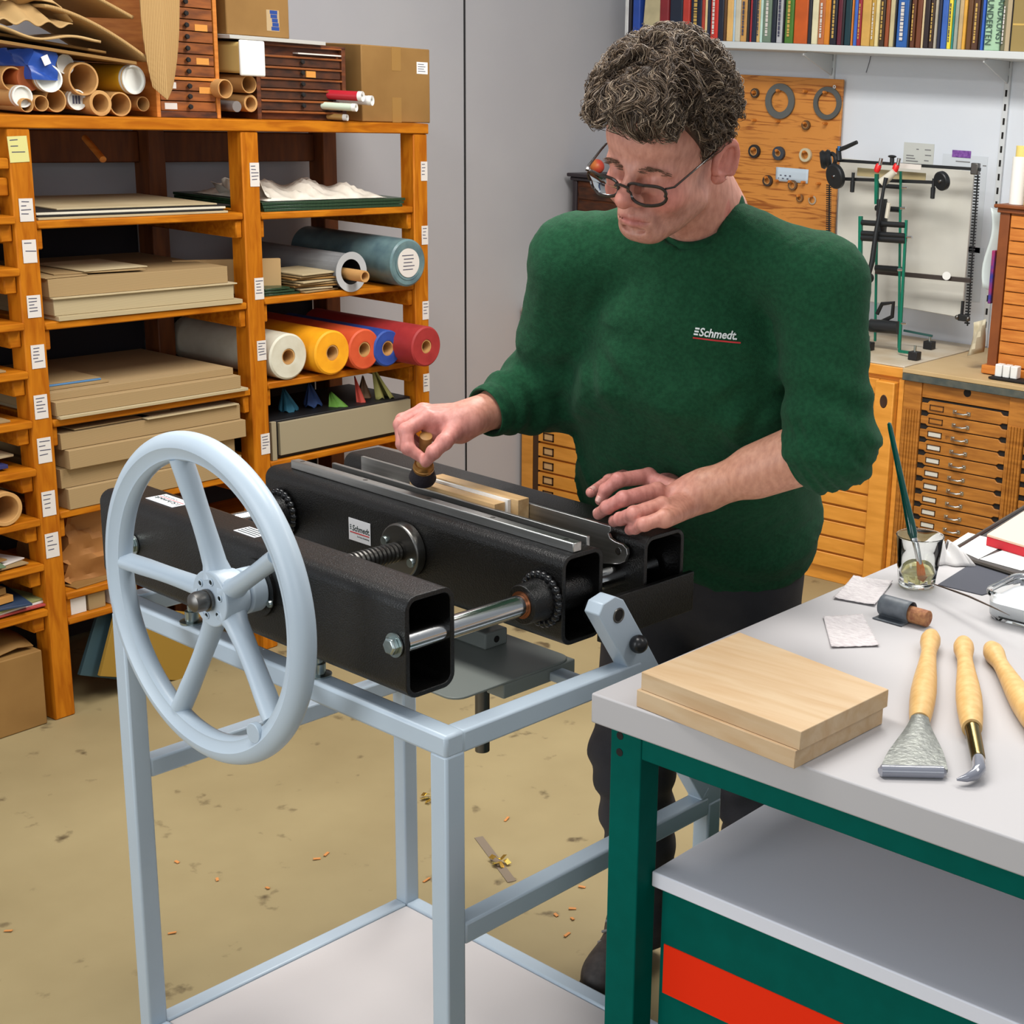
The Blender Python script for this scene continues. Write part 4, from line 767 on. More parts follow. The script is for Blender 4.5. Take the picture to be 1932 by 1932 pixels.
for X, Y, r in ((322, 388, .046), (1165, 425, .034)):
    c = mp(X, Y, 4.87); MB().lathe([(0, -.012), (r*.9, -.012), (r, -.008), (r, .006), (r*.9, .01), (0, .01)], c, (.35, 1, .25), 32).build('black_disc', BLK, mc, .001)
    MB().cyl(c+V(-.004, -.016, -.003), c+V(0, -.01, 0), .006, n=12).build('disc_screw', CHROME, mc)
for X, Y in ((455, 470), (1092, 520)): MB().lathe([(.006, .05), (.006, .02), (.009, .018), (.008, -.02), (.0, -.022)], mp(X, Y, 4.88), (0, 0, 1), 12).build('stylus', BLK, mc)
c = mp(245, 255, 4.9); MB().lathe([(0, -.02), (.03, -.02), (.036, -.01), (.03, 0), (.036, .01), (.03, .02), (0, .02)], c, (1, .5, .2), 9).build('star_grip', BLK, mc)
MB().torus(c+V(.025, 0, .0), (.4, 1, 0), .022, .008, 24, 8).build('clamp_ring', BLK, mc)
MB().tube([mp(350, 262, 4.9), mp(345, 180, 4.9), mp(400, 160, 4.9), mp(492, 118, 4.9)], [.011, .011, .008, .007], 10).build('clamp_lever', BLK, mc)
MB().cyl(mp(348, 185, 4.895), mp(348, 150, 4.895), .006, n=10).build('lever_screw', mat('steel_blue', (70, 130, 190), .3, .8), mc)
for X in (655, 797):
    c = mp(X, 325, 4.82); MB().lathe([(0, -.016), (.008, -.015), (.0115, -.006), (.0115, .008), (.008, .016), (0, .017)], c, (.2, .2, 1), 16).build('red_knob', mat('red_knob', (214, 34, 34), .35), mc)
    MB().cyl(c+V(.008, 0, .012), c+V(.012, 0, .036), .007, n=12).build('eye_bolt', CHROME, mc)
MB().cyl(mp(768, 300, 4.84), mp(770, 235, 4.84), .008, n=12).build('thumb_screw', BLK, mc); MB().sph(mp(770, 232, 4.84), .013, 12, (1.3, 1, .4)).build('thumb_wing', BLK, mc)
MB().tube([mp(690, 440, 4.81), mp(790, 350, 4.81)], [.018, .012], 12).build('white_hub', mat('ivory', (206, 200, 184), .45), mc)
MB().tube([mp(722, 400, 4.79), mp(700, 500, 4.785), mp(640, 850, 4.775), mp(612, 1060, 4.765), mp(585, 1170, 4.76)], [.008, .006, .009, .010, .008], 12).build('hand_lever', BLK, mc)
MB().sph(mp(585, 1195, 4.76), .019, 18).build('lever_ball', BLACK, mc)
MB().tube([mp(690, 570, 4.84), mp(690, 700, 4.84), mp(690, 890, 4.83)], [.030, .034, .02], 12, flat=.5).build('cam_plate', BLK, mc)
MB().tube([mp(745, 600, 4.80), mp(725, 720, 4.80)], .008, 8).build('ivory_link', MATS['ivory'], mc)
def gleg(X0, Y0, X1, Y1, y, w=.013): bar('green_upright', mp(X0, Y0, y), mp(X1, Y1, y), w, GRN)
gleg(648, 370, 646, 610, 4.86); gleg(838, 350, 820, 1780, 4.88, .008); gleg(520, 705, 516, 1150, 4.80); gleg(882, 735, 826, 1790, 4.80, .009)
gleg(516, 1150, 560, 1800, 4.80); gleg(648, 900, 630, 1760, 4.95, .008)
for Y, r in ((755, .010), (840, .010), (875, .012)): bar('tie_bar', mp(530, Y, 4.80), mp(876, Y+22, 4.80), r, BLK, None, 14)
for Y, r in ((1115, .012), (460, .008), (640, .010)): bar('tie_bar', mp(640, Y, 4.9), mp(838, Y+15, 4.9), r, BLK, None, 14)
bar('roller', mp(600, 1570, 4.84), mp(822, 1590, 4.84), .024, BLK, None, 20)
MB().tube([mp(650, 1480, 4.85), mp(690, 1400, 4.85), mp(780, 1390, 4.85), mp(770, 1500, 4.85), mp(690, 1540, 4.85)], .008, 8).build('black_strap', BLACK, mc)
for X, Y in ((905, 872), (855, 642), (862, 1555), (870, 480), (835, 1130)): MB().cyl(mp(X-20, Y, 4.80), mp(X+22, Y, 4.80), .005, n=10).build('steel_pin', CHROME, mc)
bar('foot_bar', mp(826, 1775, 4.8), mp(970, 1795, 4.765), .010, GRN)
bar('foot_bar', mp(860, 1610, 4.97), mp(1090, 1655, 5.0), .008, mat('machine_dark_green', (26, 74, 70), .4))
for X, Y, y in ((945, 1842, 4.745), (1068, 1685, 5.01), (575, 1800, 4.8)):
    c = mp(X, Y, y); MB().bb(c.x-.018, c.x+.018, c.y-.018, c.y+.018, .0005, .030).build('rubber_foot', BLACK, mc, .002); MB().cyl((c.x, c.y, .03), (c.x, c.y, .052), .005, n=10).build('foot_bolt', ZINC, mc)
c = mp(1335, 1510, 4.99); MB().bb(c.x-.02, c.x+.02, c.y-.01, c.y+.01, c.z-.012, c.z+.012).build('lower_clamp', BLK, mc, .003); MB().cyl(c+V(-.008, 0, .01), c+V(-.008, 0, .06), .006, n=10).build('clamp_post', BLK, mc)
for s in (-1, 1): MB().sph(c+V(s*.022, -.008, 0), .009, 10).build('clamp_nut', DSTEEL, mc)
c = mp(1430, 330, 4.93); MB().bb(c.x-.014, c.x+.014, c.y-.012, c.y+.012, c.z-.02, c.z+.02).build('end_clamp', DSTEEL, mc, .003)
MB().bb(mp(497, 315, 4.97).x, mp(1035, 400, 4.97).x, .118, .121, mp(497, 385, 4.97).z, mp(497, 320, 4.97).z).build('scale_bar', mat('brass_scale', (176, 160, 120), .5), mc)
MB().bb(mp(850, 300, 4.9).x, mp(1020, 300, 4.9).x, .03, .033, mp(850, 325, 4.89).z, mp(850, 285, 4.89).z).build('ruler', PAPER2, mc)
# brown sheet under the machine
tag(MB().bb(-2.72, -2.35, 4.72, 5.1, .8446, .8462).build('base_board', mat('base_board', (176, 150, 104), .6), None), 'brown board under the green machine on the counter', 'board') if 0 else None
# ------------------------------------------------------------------ chests on the counter
sc_ = thing('small_chest', 'orange wood chest of drawers on the counter at the right edge', 'chest', (-2.085, 4.70, ZC))
MB().bb(0, .42, .012, .36, .02, .555).build('chest_case', ORANGEW, sc_, .002)
MB().bb(-.0, .036, -.0, .03, .02, .555).build('corner_post', mat('red_brown_post', (132, 70, 26), .5, c2=(112, 56, 20), scale=9), sc_, .002)
MB().bb(-.014, .43, -.012, .37, .0005, .03).build('chest_base', ORANGEW, sc_, .003)
MB().bb(-.008, .43, -.008, .37, .545, .56).build('cornice', mat('red_brown_post', (132, 70, 26)), sc_, .002); MB().bb(-.018, .43, -.018, .37, .5605, .572).build('chest_top', MATS['red_brown_post'], sc_, .003)
for i in range(12): MB().bb(.042, .40, -.003, .014, .035+.0422*i, .035+.0422*i+.039).build('drawer', ORANGEW, sc_, .0015, 1)
ZT_ = ZC+.5725
for k, (dx, dy, r, h, c, lb) in enumerate([(.035, .05, .027, .155, (232, 230, 224), 'white paper roll standing on the orange chest'), (.085, .03, .016, .13, (206, 170, 96), 'short tan paper roll on the orange chest'), (.07, .12, .03, .19, (222, 216, 190), 'tall pale roll at the back of the orange chest'), (.01, .12, .024, .19, (226, 204, 120), 'tall yellow paper roll on the orange chest')]):
    tag(MB().lathe([(0, 0), (r, 0), (r, h), (r*.75, h), (r*.7, h-.01), (0, h-.01)], (-2.085+dx, 4.70+dy, ZT_), (0, 0, 1), 28).build('paper_roll', mat('proll_%d' % k if 0 else 'paper_roll_'+'abcd'[k], c, .6), None, .0008), lb, 'roll', 'paper rolls on the orange chest')
tag(MB().grid(5, 14, lambda u, v: V(-2.14+.04*u+.012*math.sin(6*v), 4.74+.03*u, 1.40-.27*v-.02*u)).build('plastic_bag', mat('clear_bag', (196, 206, 204), .3), None, solid=.002), 'pale plastic bag hanging beside the orange chest', 'bag')
pp = tag(MB().bb(-2.112, -2.100, 4.72, 4.75, 1.08, 1.26).build('pen_strip', mat('blue_pens', (46, 52, 130), .4, c2=(150, 40, 90), scale=30), None, .002), 'blue and magenta strip hanging on the side of the orange chest', 'strip')
tag(MB().grid(5, 6, lambda u, v: V(-2.17+.055*u-.015*v, 4.75+.02*math.sin(5*u+3*v), 1.005-.12*v+.02*u)).build('torn_paper', mat('torn_tan_paper', (196, 186, 160), .8), None, solid=.001), 'torn beige paper stuck beside the orange chest', 'paper')
for k in range(3): tag(MB().bb(-2.02+.028*k, -1.995+.028*k, 4.625, 4.66, ZC+.008, ZC+.05).build('small_jar', WPLAS, None, .003), ['leftmost small white box before the orange chest', 'middle small white box before the orange chest', 'rightmost small white box before the orange chest'][k], 'box', 'white boxes before the orange chest')
tag(MB().bb(-2.035, -1.9, 4.61, 4.675, ZC, ZC+.007).build('dark_tray', DARK, None, .001), 'flat dark tray under the small white boxes', 'tray')
dc = thing('dark_chest', 'old dark chest with cornice on the counter behind the man\'s shoulder', 'chest', (-4.08, 4.86, ZC))
MB().bb(.015, .4, .015, .36, .0, .50).build('chest_case', OLDWOOD, dc, .003)
MB().bb(.0, .42, .0, .37, .5005, .515).build('cornice', mat('black_cornice', (50, 42, 46), .5), dc, .004); MB().bb(-.01, .43, -.01, .37, .5155, .53).build('chest_top', MATS['black_cornice'], dc, .004)
for k in range(8): MB().bb(.04, .39, .008, .02, .03+.057*k, .08+.057*k).build('drawer', MATS['dark_drawer_front'], dc, .002)
MB().bb(.012, .032, .004, .02, 0, .5).build('corner_strip', MATS['black_cornice'], dc, .002)
tag(MB().sph((-3.995, 4.93, ZC+.53+.0305), .030, 24).build('ball', mat('ball_red', (212, 78, 60), .4, c2=(230, 160, 60), scale=9), None), 'red and orange ball on the dark chest', 'ball')
tag(MB().lathe([(0, 0), (.03, 0), (.032, .01), (.032, .12), (.012, .15), (.012, .18), (0, .18)], (-3.935, 5.04, ZC+.5305), (0, 0, 1), 20).build('bottle', mat('blue_bottle', (40, 62, 100), .3), None), 'dark blue bottle on the dark chest behind the glasses', 'bottle')
# ================================================================== things on the work table
def tz(px, py, z=TZ): return at(px, py, z=z)
Zt = TZ+.0004
# two maple boards
A, B_, C_, D_ = tz(1210, 1268, TZ+.05), tz(1395, 1193, TZ+.05), tz(1677, 1301, TZ+.05), tz(1511, 1382, TZ+.05)
def board(name, z0, h, off, label):
    mb = MB(); pts = [A, D_, C_, B_]; 
    lo = [mb.bm.verts.new((p.x+off.x, p.y+off.y, z0)) for p in pts]; hi = [mb.bm.verts.new((p.x+off.x, p.y+off.y, z0+h)) for p in pts]
    mb.bm.faces.new(lo[::-1]); mb.bm.faces.new(hi)
    for i in range(4): mb.bm.faces.new((lo[i], lo[(i+1) % 4], hi[(i+1) % 4], hi[i]))
    return tag(mb.build(name, MAPLE, None, .0008, 1), label, 'board', 'maple boards on the work table')
board('wooden_board', Zt, .0245, V(-.004, -.004, 0), 'lower pale maple board on the work table, under the other')
board('wooden_board', Zt+.0247, .0253, V(0, 0, 0), 'upper pale maple board on the work table, lying on the other')
# lathe-turned burnishers
def handle_pts(p, q): return p, q
def burnisher(p, q, label, kind):
    # p: knob end, q: ferrule end (world, axis height)
    L = (q-p).length; d = (q-p).normalized(); t = thing('agate_burnisher', label, 'tool', (0, 0, 0), 0, 'burnishers on the work table')
    k = L/.152
    pr = [(0, -.0015), (.006, -.001), (.0122, .003), (.0156, .010), (.0158, .016), (.0136, .0245), (.0118, .033), (.0120, .042), (.0142, .062), (.0172, .085), (.0186, .104), (.0180, .122), (.0160, .140), (.0136, .1515), (0, .152)]
    MB().lathe([(r, h*k) for r, h in pr], p, d, 36).build('wood_handle', BEECH, t)
    return t, d
t, d = burnisher(tz(1757, 1197, TZ+.015), tz(1735, 1362, TZ+.013), 'spatula shaped wide burnisher with grey blade, leftmost of three tools', 'wide')
e = tz(1735, 1360, TZ+.012); f1, f2 = tz(1660, 1452, TZ+.008), tz(1788, 1455, TZ+.008); n_ = 14
def blade(u, v):
    s = .5-.5*math.cos(PI*min(1, u*1.15)) if u < .87 else 1; s = u**1.2*.55+.45*s
    c = e.lerp((f1+f2)/2, u); wdt = (f2-f1)*.5; w0 = (f2-f1).normalized()*.0115; return c+(w0*(1-s)+wdt*s)*(2*v-1)
mb = MB(); top = [[mb.bm.verts.new(blade(i/n_, j/8)+V(0, 0, (.0095*(1-i/n_)+.0035)*(1-(2*j/8-1)**2*.35))) for j in range(9)] for i in range(n_+1)]; bot = [[mb.bm.verts.new(blade(i/n_, j/8)-V(0, 0, (.0085*(1-i/n_)+.003)*(1-(2*j/8-1)**2*.35))) for j in range(9)] for i in range(n_+1)]
for G, fl in ((top, 1), (bot, -1)):
    for i in range(n_):
        for j in range(8): mb.bm.faces.new((G[i][j], G[i+1][j], G[i+1][j+1], G[i][j+1])[::fl])
for i in range(n_): mb.bm.faces.new((top[i][0], bot[i][0], bot[i+1][0], top[i+1][0])); mb.bm.faces.new((top[i][8], top[i+1][8], bot[i+1][8], bot[i][8]))
mb.bm.faces.new([top[0][j] for j in range(9)]+[bot[0][j] for j in range(8, -1, -1)]); mb.bm.faces.new([top[n_][j] for j in range(8, -1, -1)]+[bot[n_][j] for j in range(9)])
mb.build('cast_blade', mat('hammered_grey', (140, 142, 136), .4, .5, c2=(120, 122, 118), scale=90, bump=.5, bscale=160), t)
g1, g2 = f1+V(0, -.004, 0), f2+V(0, -.004, 0); ax = (g2-g1).normalized()
MB().tube([g1+V(.002, 0, 0), g1+ax*.004, g2-ax*.004, g2-V(.002, 0, 0)], [.0045, .0078, .0078, .0045], 18, flat=1.0).build('agate_edge', mat('grey_agate', (124, 126, 136), .08, spec=.8, coat=.6), t)
t, d = burnisher(tz(1817, 1210, TZ+.015), tz(1834, 1375, TZ+.016), 'burnisher with brass ferrule and hooked agate tooth, middle of three tools', 'tooth')
p1, p2 = tz(1834, 1372, TZ+.016), tz(1846, 1432, TZ+.016); d = (p2-p1).normalized()
MB().lathe([(.0118, -.002), (.0118, 0), (.0104, .004), (.0092, (p2-p1).length-.002), (.0086, (p2-p1).length), (0, (p2-p1).length)], p1, d, 28).build('brass_ferrule', mat('dark_brass_ferrule', (122, 108, 70), .25, 1.), t)
MB().tube([p2-d*.002, p2+d*.008, tz(1847, 1452, TZ+.014), tz(1838, 1462, TZ+.012), tz(1822, 1468, TZ+.010), tz(1805, 1471, TZ+.008)], [.0078, .0084, .0088, .0076, .0052, .0016], 16).build('agate_tooth', MATS['grey_agate'], t)
t, d = burnisher(tz(1868, 1220, TZ+.015), tz(1966, 1385, TZ+.016), 'burnisher running out of frame, rightmost of three tools', 'plain')
# rough crepe paper pieces
CREPE = mat('crepe_paper', (212, 206, 206), .8, c2=(190, 182, 184), scale=70, stretch=(1, 3, 1), bump=1., bscale=150)
def patch(pts, label, curl=.004, seed=1):
    a, b, c, d = [tz(*p) for p in pts]; random.seed(seed)
    def fn(u, v):
        p = a.lerp(b, u).lerp(d.lerp(c, u), v); e = max(0, (2*u-1)**2-.2)+max(0, (2*v-1)**2-.3)
        return p+V(0, 0, .0012+curl*e*.6+.0006*math.sin(60*u+8*v)*math.sin(35*v))
    return tag(MB().grid(26, 20, fn).build('crepe_paper', CREPE, None, solid=.0006), label, 'paper', 'crepe paper pieces on the work table')
patch([(1572, 1131), (1610, 1090), (1684, 1100), (1650, 1145)], 'crepe paper piece beside the cork, touching the table edge', .004, 3)
patch([(1568, 1224), (1553, 1166), (1627, 1162), (1659, 1221)], 'crepe paper piece with torn edge beside the maple boards', .003, 6)
# cork with abrasive sheet rolled round it
cp0, cp1 = tz(1665, 1140, TZ+.018), tz(1752, 1164, TZ+.018); ax = (cp1-cp0).normalized(); side = ax.cross(V(0, 0, 1)).normalized()
tag(MB().lathe([(0, .03), (.0125, .03), (.0135, .034), (.0135, (cp1-cp0).length-.001), (.0125, (cp1-cp0).length), (0, (cp1-cp0).length)], cp0+V(0, 0, -.0035), ax, 28).build('cork', mat('cork', (180, 128, 84), .8, c2=(142, 88, 62), scale=120, bump=.6, bscale=180), None), 'wine cork wrapped in grey abrasive sheet', 'cork')
prof = [(math.radians(200+i*9), .0165) for i in range(-12, 28)]
def wrap(u, v):
    i = v*39; a_ = math.radians(-85+ v*330); r_ = .0165+.004*v*v*0; p = cp0+ax*(.0+.056*u)+V(0, 0, 0)
    q_ = side*math.cos(a_)*r_+V(0, 0, math.sin(a_)*r_)
    if v < .08: q_ = side*(.0035+(.08-v)*.32)*-1*-1+V(0, 0, -.0165)
    return p+q_
tag(MB().grid(6, 46, wrap).build('abrasive_sheet', mat('abrasive_grey', (74, 80, 88), .5, c2=(110, 116, 122), scale=30), None, solid=.0009), 'dark grey abrasive sheet rolled round the cork', 'sheet')
# glass with paste and brush
gc = tz(1729, 1104); GLASS = mat('clear_glass', (250, 252, 250), .0, trans=1., ior=1.45)
gl = thing('tumbler', 'clear glass tumbler with pale yellow liquid holding a brush', 'glass', (gc.x, gc.y, Zt))
go = [(0, 0), (.028, 0), (.0315, .002), (.033, .008), (.0355, .03), (.0372, .042), (.0362, .044), (.0415, .0885), (.0425, .0905), (.0415, .0915), (.0404, .0905), (.0352, .046), (.0345, .043), (.0328, .03), (.0305, .011), (.027, .0095), (0, .009)]
mb = MB(); mb.lathe(go, (0, 0, 0), (0, 0, 1), 72)
for v in mb.bm.verts:
    r = math.hypot(v.co.x, v.co.y)
    if .008 < v.co.z < .043 and r > .02:
        a_ = math.atan2(v.co.y, v.co.x); s = 1+.018*math.cos(9*a_)*math.sin(PI*(v.co.z-.006)/.038); v.co.x *= s; v.co.y *= s
mb.build('glass_body', GLASS, gl, angle=60)
MB().lathe([(0, .0095), (.0300, .0105), (.0315, .024), (.0308, .0255), (0, .025)], (0, 0, 0), (0, 0, 1), 48).build('liquid', mat('yellow_liquid', (236, 228, 170), .02, trans=.9, ior=1.34), gl)
br = thing('paint_brush', 'green handled paint brush standing in the glass tumbler', 'brush', (gc.x, gc.y, Zt))
c0 = V(gc.x, gc.y, Zt)
b0 = tz(1751, 1101, TZ+.0135)-c0+V(-.004, .0, 0); b0.x = max(-.02, min(.02, b0.x)); b0.y = max(-.018, min(.018, b0.y)); b1 = at(1677, 796, y=gc.y+.035)-c0
bd = (b1-b0).normalized(); Lb = (b1-b0).length
P_ = lambda t: b0+bd*t
MB().tube([P_(.0), P_(.008), P_(.02), P_(.034)], [.001, .0098, .0085, .0055], 14, flat=[.25, .35, .5, .75]).build('bristles', mat('orange_bristle', (206, 116, 44), .5, c2=(180, 90, 28), scale=60, stretch=(8, 8, 1)), br)
MB().lathe([(.0048, .028), (.0056, .045), (.0064, .072), (.0064, .078), (0, .078)], b0, bd, 20).build('steel_ferrule', CHROME, br)
MB().lathe([(.0062, .078), (.0086, .088), (.0082, .11), (.006, .16), (.0044, Lb-.012), (.0036, Lb-.003), (0, Lb)], b0, bd, 20).build('green_handle', mat('brush_green', (0, 66, 58), .15, coat=.6), br)
# cloth behind the glass
cc = tz(1783, 1070)
def rag(u, v):
    a_ = 2*PI*u; r = .032*(.25+.75*v)*(1+.25*math.sin(3*a_+1)+.12*math.sin(7*a_)); return V(cc.x+r*math.cos(a_)*1.5-.02, cc.y+r*math.sin(a_)+.03, TZ+.002+.03*(1-v**1.6)*(1+.3*math.sin(5*a_+2)))
tag(MB().grid(40, 9, rag).build('crumpled_cloth', mat('white_cloth_rag', (226, 222, 220), .8), None, solid=.001), 'crumpled white cloth behind the glass tumbler', 'cloth')
# dark mat, cards, book
def sheet(name, pts, h, m, label, cat, z=Zt, bev=.0004, group=None):
    mb = MB(); P3 = [tz(*p) if len(p) == 2 else V(*p) for p in pts]
    lo = [mb.bm.verts.new((p.x, p.y, z)) for p in P3]; hi = [mb.bm.verts.new((p.x, p.y, z+h)) for p in P3]; n = len(P3)
    mb.bm.faces.new(lo); mb.bm.faces.new(hi)
    for i in range(n): mb.bm.faces.new((lo[i], lo[(i+1) % n], hi[(i+1) % n], hi[i]))
    return tag(mb.build(name, m, None, bev, 1), label, cat, group)
MATD = mat('dark_mat', (58, 54, 54), .6, c2=(66, 62, 60), scale=60, stretch=(1, 12, 1))
m0, m1, m2, m3 = tz(1786, 1046), tz(1932, 962), tz(2150, 1050), tz(2010, 1140)
rim = MB()
q0 = [tz(1788, 1049), tz(1960, 944), tz(2220, 1010), tz(2050, 1132)]
mt = sheet('cutting_mat', [tuple(p) for p in q0], .003, MATD, 'dark mat with raised rim at the far right of the table', 'mat')
for a, b in zip(q0, q0[1:]+q0[:1]):
    MB().tube([V(a.x, a.y, Zt+.0045), V(b.x, b.y, Zt+.0045)], .0042, 6).build('mat_rim', mat('mat_rim', (62, 56, 50), .4), mt)
sheet('white_card', [(1788, 1033), (1826, 1009), (1903, 1029), (1846, 1059)], .0012, PAPER, 'white card on the dark mat nearer the glass tumbler', 'card', Zt+.0032, group='white cards on the dark mat')
sheet('white_card', [(1848, 1059), (1916, 1033), (2000, 1055), (1927, 1081)], .0012, PAPER, 'white card on the dark mat under the red edged block', 'card', Zt+.0032, group='white cards on the dark mat')
sheet('grey_card', [(1769, 1104), (1833, 1064), (1960, 1092), (1853, 1124)], .0012, mat('slate_card', (62, 64, 74), .7), 'slate grey card lying before the dark mat', 'card')
k0 = [tz(1862, 1008, TZ+.027), tz(1935, 962, TZ+.027), tz(2060, 990, TZ+.027), tz(1990, 1046, TZ+.027)]
bkk = thing('red_edged_book', 'pale pink book block with bright red edges on the mat', 'book')
mb = MB()
def slabq(P4, z0, z1, m, nm):
    mb = MB(); lo = [mb.bm.verts.new((p.x, p.y, z0)) for p in P4]; hi = [mb.bm.verts.new((p.x, p.y, z1)) for p in P4]; mb.bm.faces.new(lo); mb.bm.faces.new(hi)
    for i in range(4): mb.bm.faces.new((lo[i], lo[(i+1) % 4], hi[(i+1) % 4], hi[i]))
    return mb.build(nm, m, bkk, .001, 2)
slabq(k0, Zt+.0046, Zt+.022, mat('red_edge', (200, 26, 44), .5), 'red_page_edges'); slabq(k0, Zt+.0222, Zt+.027, mat('pink_cover', (228, 190, 168), .6), 'cover')
# glass dish with white paste
d0 = tz(1842, 1215); d1 = tz(1846, 1140, TZ+.05)
ds = thing('glass_dish', 'rectangular glass dish of white paste at the right edge of the table', 'dish', (0, 0, 0))
dc_ = tz(1962, 1168); DW, DD, DHH = .145, .125, .050
def rrect(w, d, r, n=6):
    P = []
    for cx, cy, s0 in ((w/2-r, d/2-r, 0), (-w/2+r, d/2-r, 90), (-w/2+r, -d/2+r, 180), (w/2-r, -d/2+r, 270)):
        for i in range(n+1): t_ = math.radians(s0+90*i/n); P.append((cx+r*math.cos(t_), cy+r*math.sin(t_)))
    return P
def loft(levels, m, nm, par, cap0=True, cap1=True):
    mb = MB(); R = []
    for w, d, r, z in levels: R.append([mb.bm.verts.new((x, y, z)) for x, y in rrect(w, d, r)])
    for a, b in zip(R, R[1:]):
        n = len(a)
        for i in range(n): mb.bm.faces.new((a[i], a[(i+1) % n], b[(i+1) % n], b[i]))
    if cap0: mb.bm.faces.new(R[0])
    if cap1: mb.bm.faces.new(R[-1])
    return mb.build(nm, m, par, angle=50)
ds.location = (dc_.x, dc_.y, Zt); ds.rotation_euler = (0, 0, TYAW)
loft([(DW-.012, DD-.012, .02, 0), (DW, DD, .025, .008), (DW+.004, DD+.004, .026, DHH-.010), (DW+.014, DD+.014, .030, DHH-.008), (DW+.014, DD+.014, .030, DHH-.002), (DW+.010, DD+.010, .028, DHH), (DW-.002, DD-.002, .024, DHH-.002), (DW-.006, DD-.006, .022, .010), (DW-.016, DD-.016, .018, .006)], GLASS, 'dish_body', ds)
loft([(DW-.0155, DD-.0155, .018, .0062), (DW-.0055, DD-.0055, .022, .0102), (DW-.0035, DD-.0035, .023, .030), (DW-.012, DD-.012, .02, .0295)], mat('white_paste', (230, 232, 236), .35), 'white_paste', ds)
# pointed steel tool resting on the dish
a_, b_ = tz(1757, 1101, TZ+.028), tz(1905, 1161, TZ+.045); mid = a_.lerp(b_, .5)+V(0, 0, .004)
tag(MB().tube([a_, a_.lerp(b_, .06)+V(0, 0, .001), a_.lerp(b_, .3)+V(0, 0, .003), mid, a_.lerp(b_, .8)+V(0, 0, .002), b_], [.0006, .0016, .0026, .0026, .0018, .0006], 10, flat=.6).build('pointed_tool', mat('brown_steel', (110, 92, 80), .25, 1.), None), 'thin pointed steel tool resting on the rim of the glass dish', 'tool')
# ================================================================== litter on the floor
FOIL = mat('gold_foil', (232, 206, 110), .25, .9)
def flake(px, py, r, label, m=FOIL, cat='foil', n=7):
    c = at(px, py, z=0); random.seed(int(px)); mb = MB()
    for k in range(n):
        mb.box((c.x+random.uniform(-r, r), c.y+random.uniform(-r, r)*.6, .004+.002*k), (r*.8, r*.5, .001), random.uniform(0, 3), random.uniform(-.6, .6), random.uniform(-.6, .6))
    return tag(mb.build('foil_scrap', m, None), label, cat)
flake(808, 1511, .02, 'gold foil scrap on the floor behind the front leg of the stand'); flake(938, 1630, .022, 'gold foil scrap on the floor beside the dark strip')
a, b = at(903, 1580, z=0), at(966, 1664, z=0); d = (b-a); tag(MB().box(((a.x+b.x)/2, (a.y+b.y)/2, .001), (d.length, .02, .001), math.atan2(d.y, d.x)).build('dark_strip', mat('brown_strip', (122, 108, 92), .7), None), 'thin brown strip lying on the floor', 'strip')
CHIP = mat('wood_chip', (196, 130, 70), .7)
for k, (px, py) in enumerate([(334, 1628), (598, 1622), (616, 1613), (505, 1677), (325, 1762), (956, 1547), (1049, 1728), (1080, 1716), (1070, 1765), (1080, 1735), (16, 1758), (805, 1662), (410, 1661), (1098, 1675)]):
    c = at(px, py, z=0); o = MB().box((0, 0, .0015), (.012+.004*(k % 3), .006, .0015), k, .12, .1).build('wood_shaving', CHIP, None); o.location = (c.x, c.y, .0012)
    tag(o, 'tiny orange wood shaving on the beige floor under and around the stand', 'shaving', 'wood shavings on the floor')
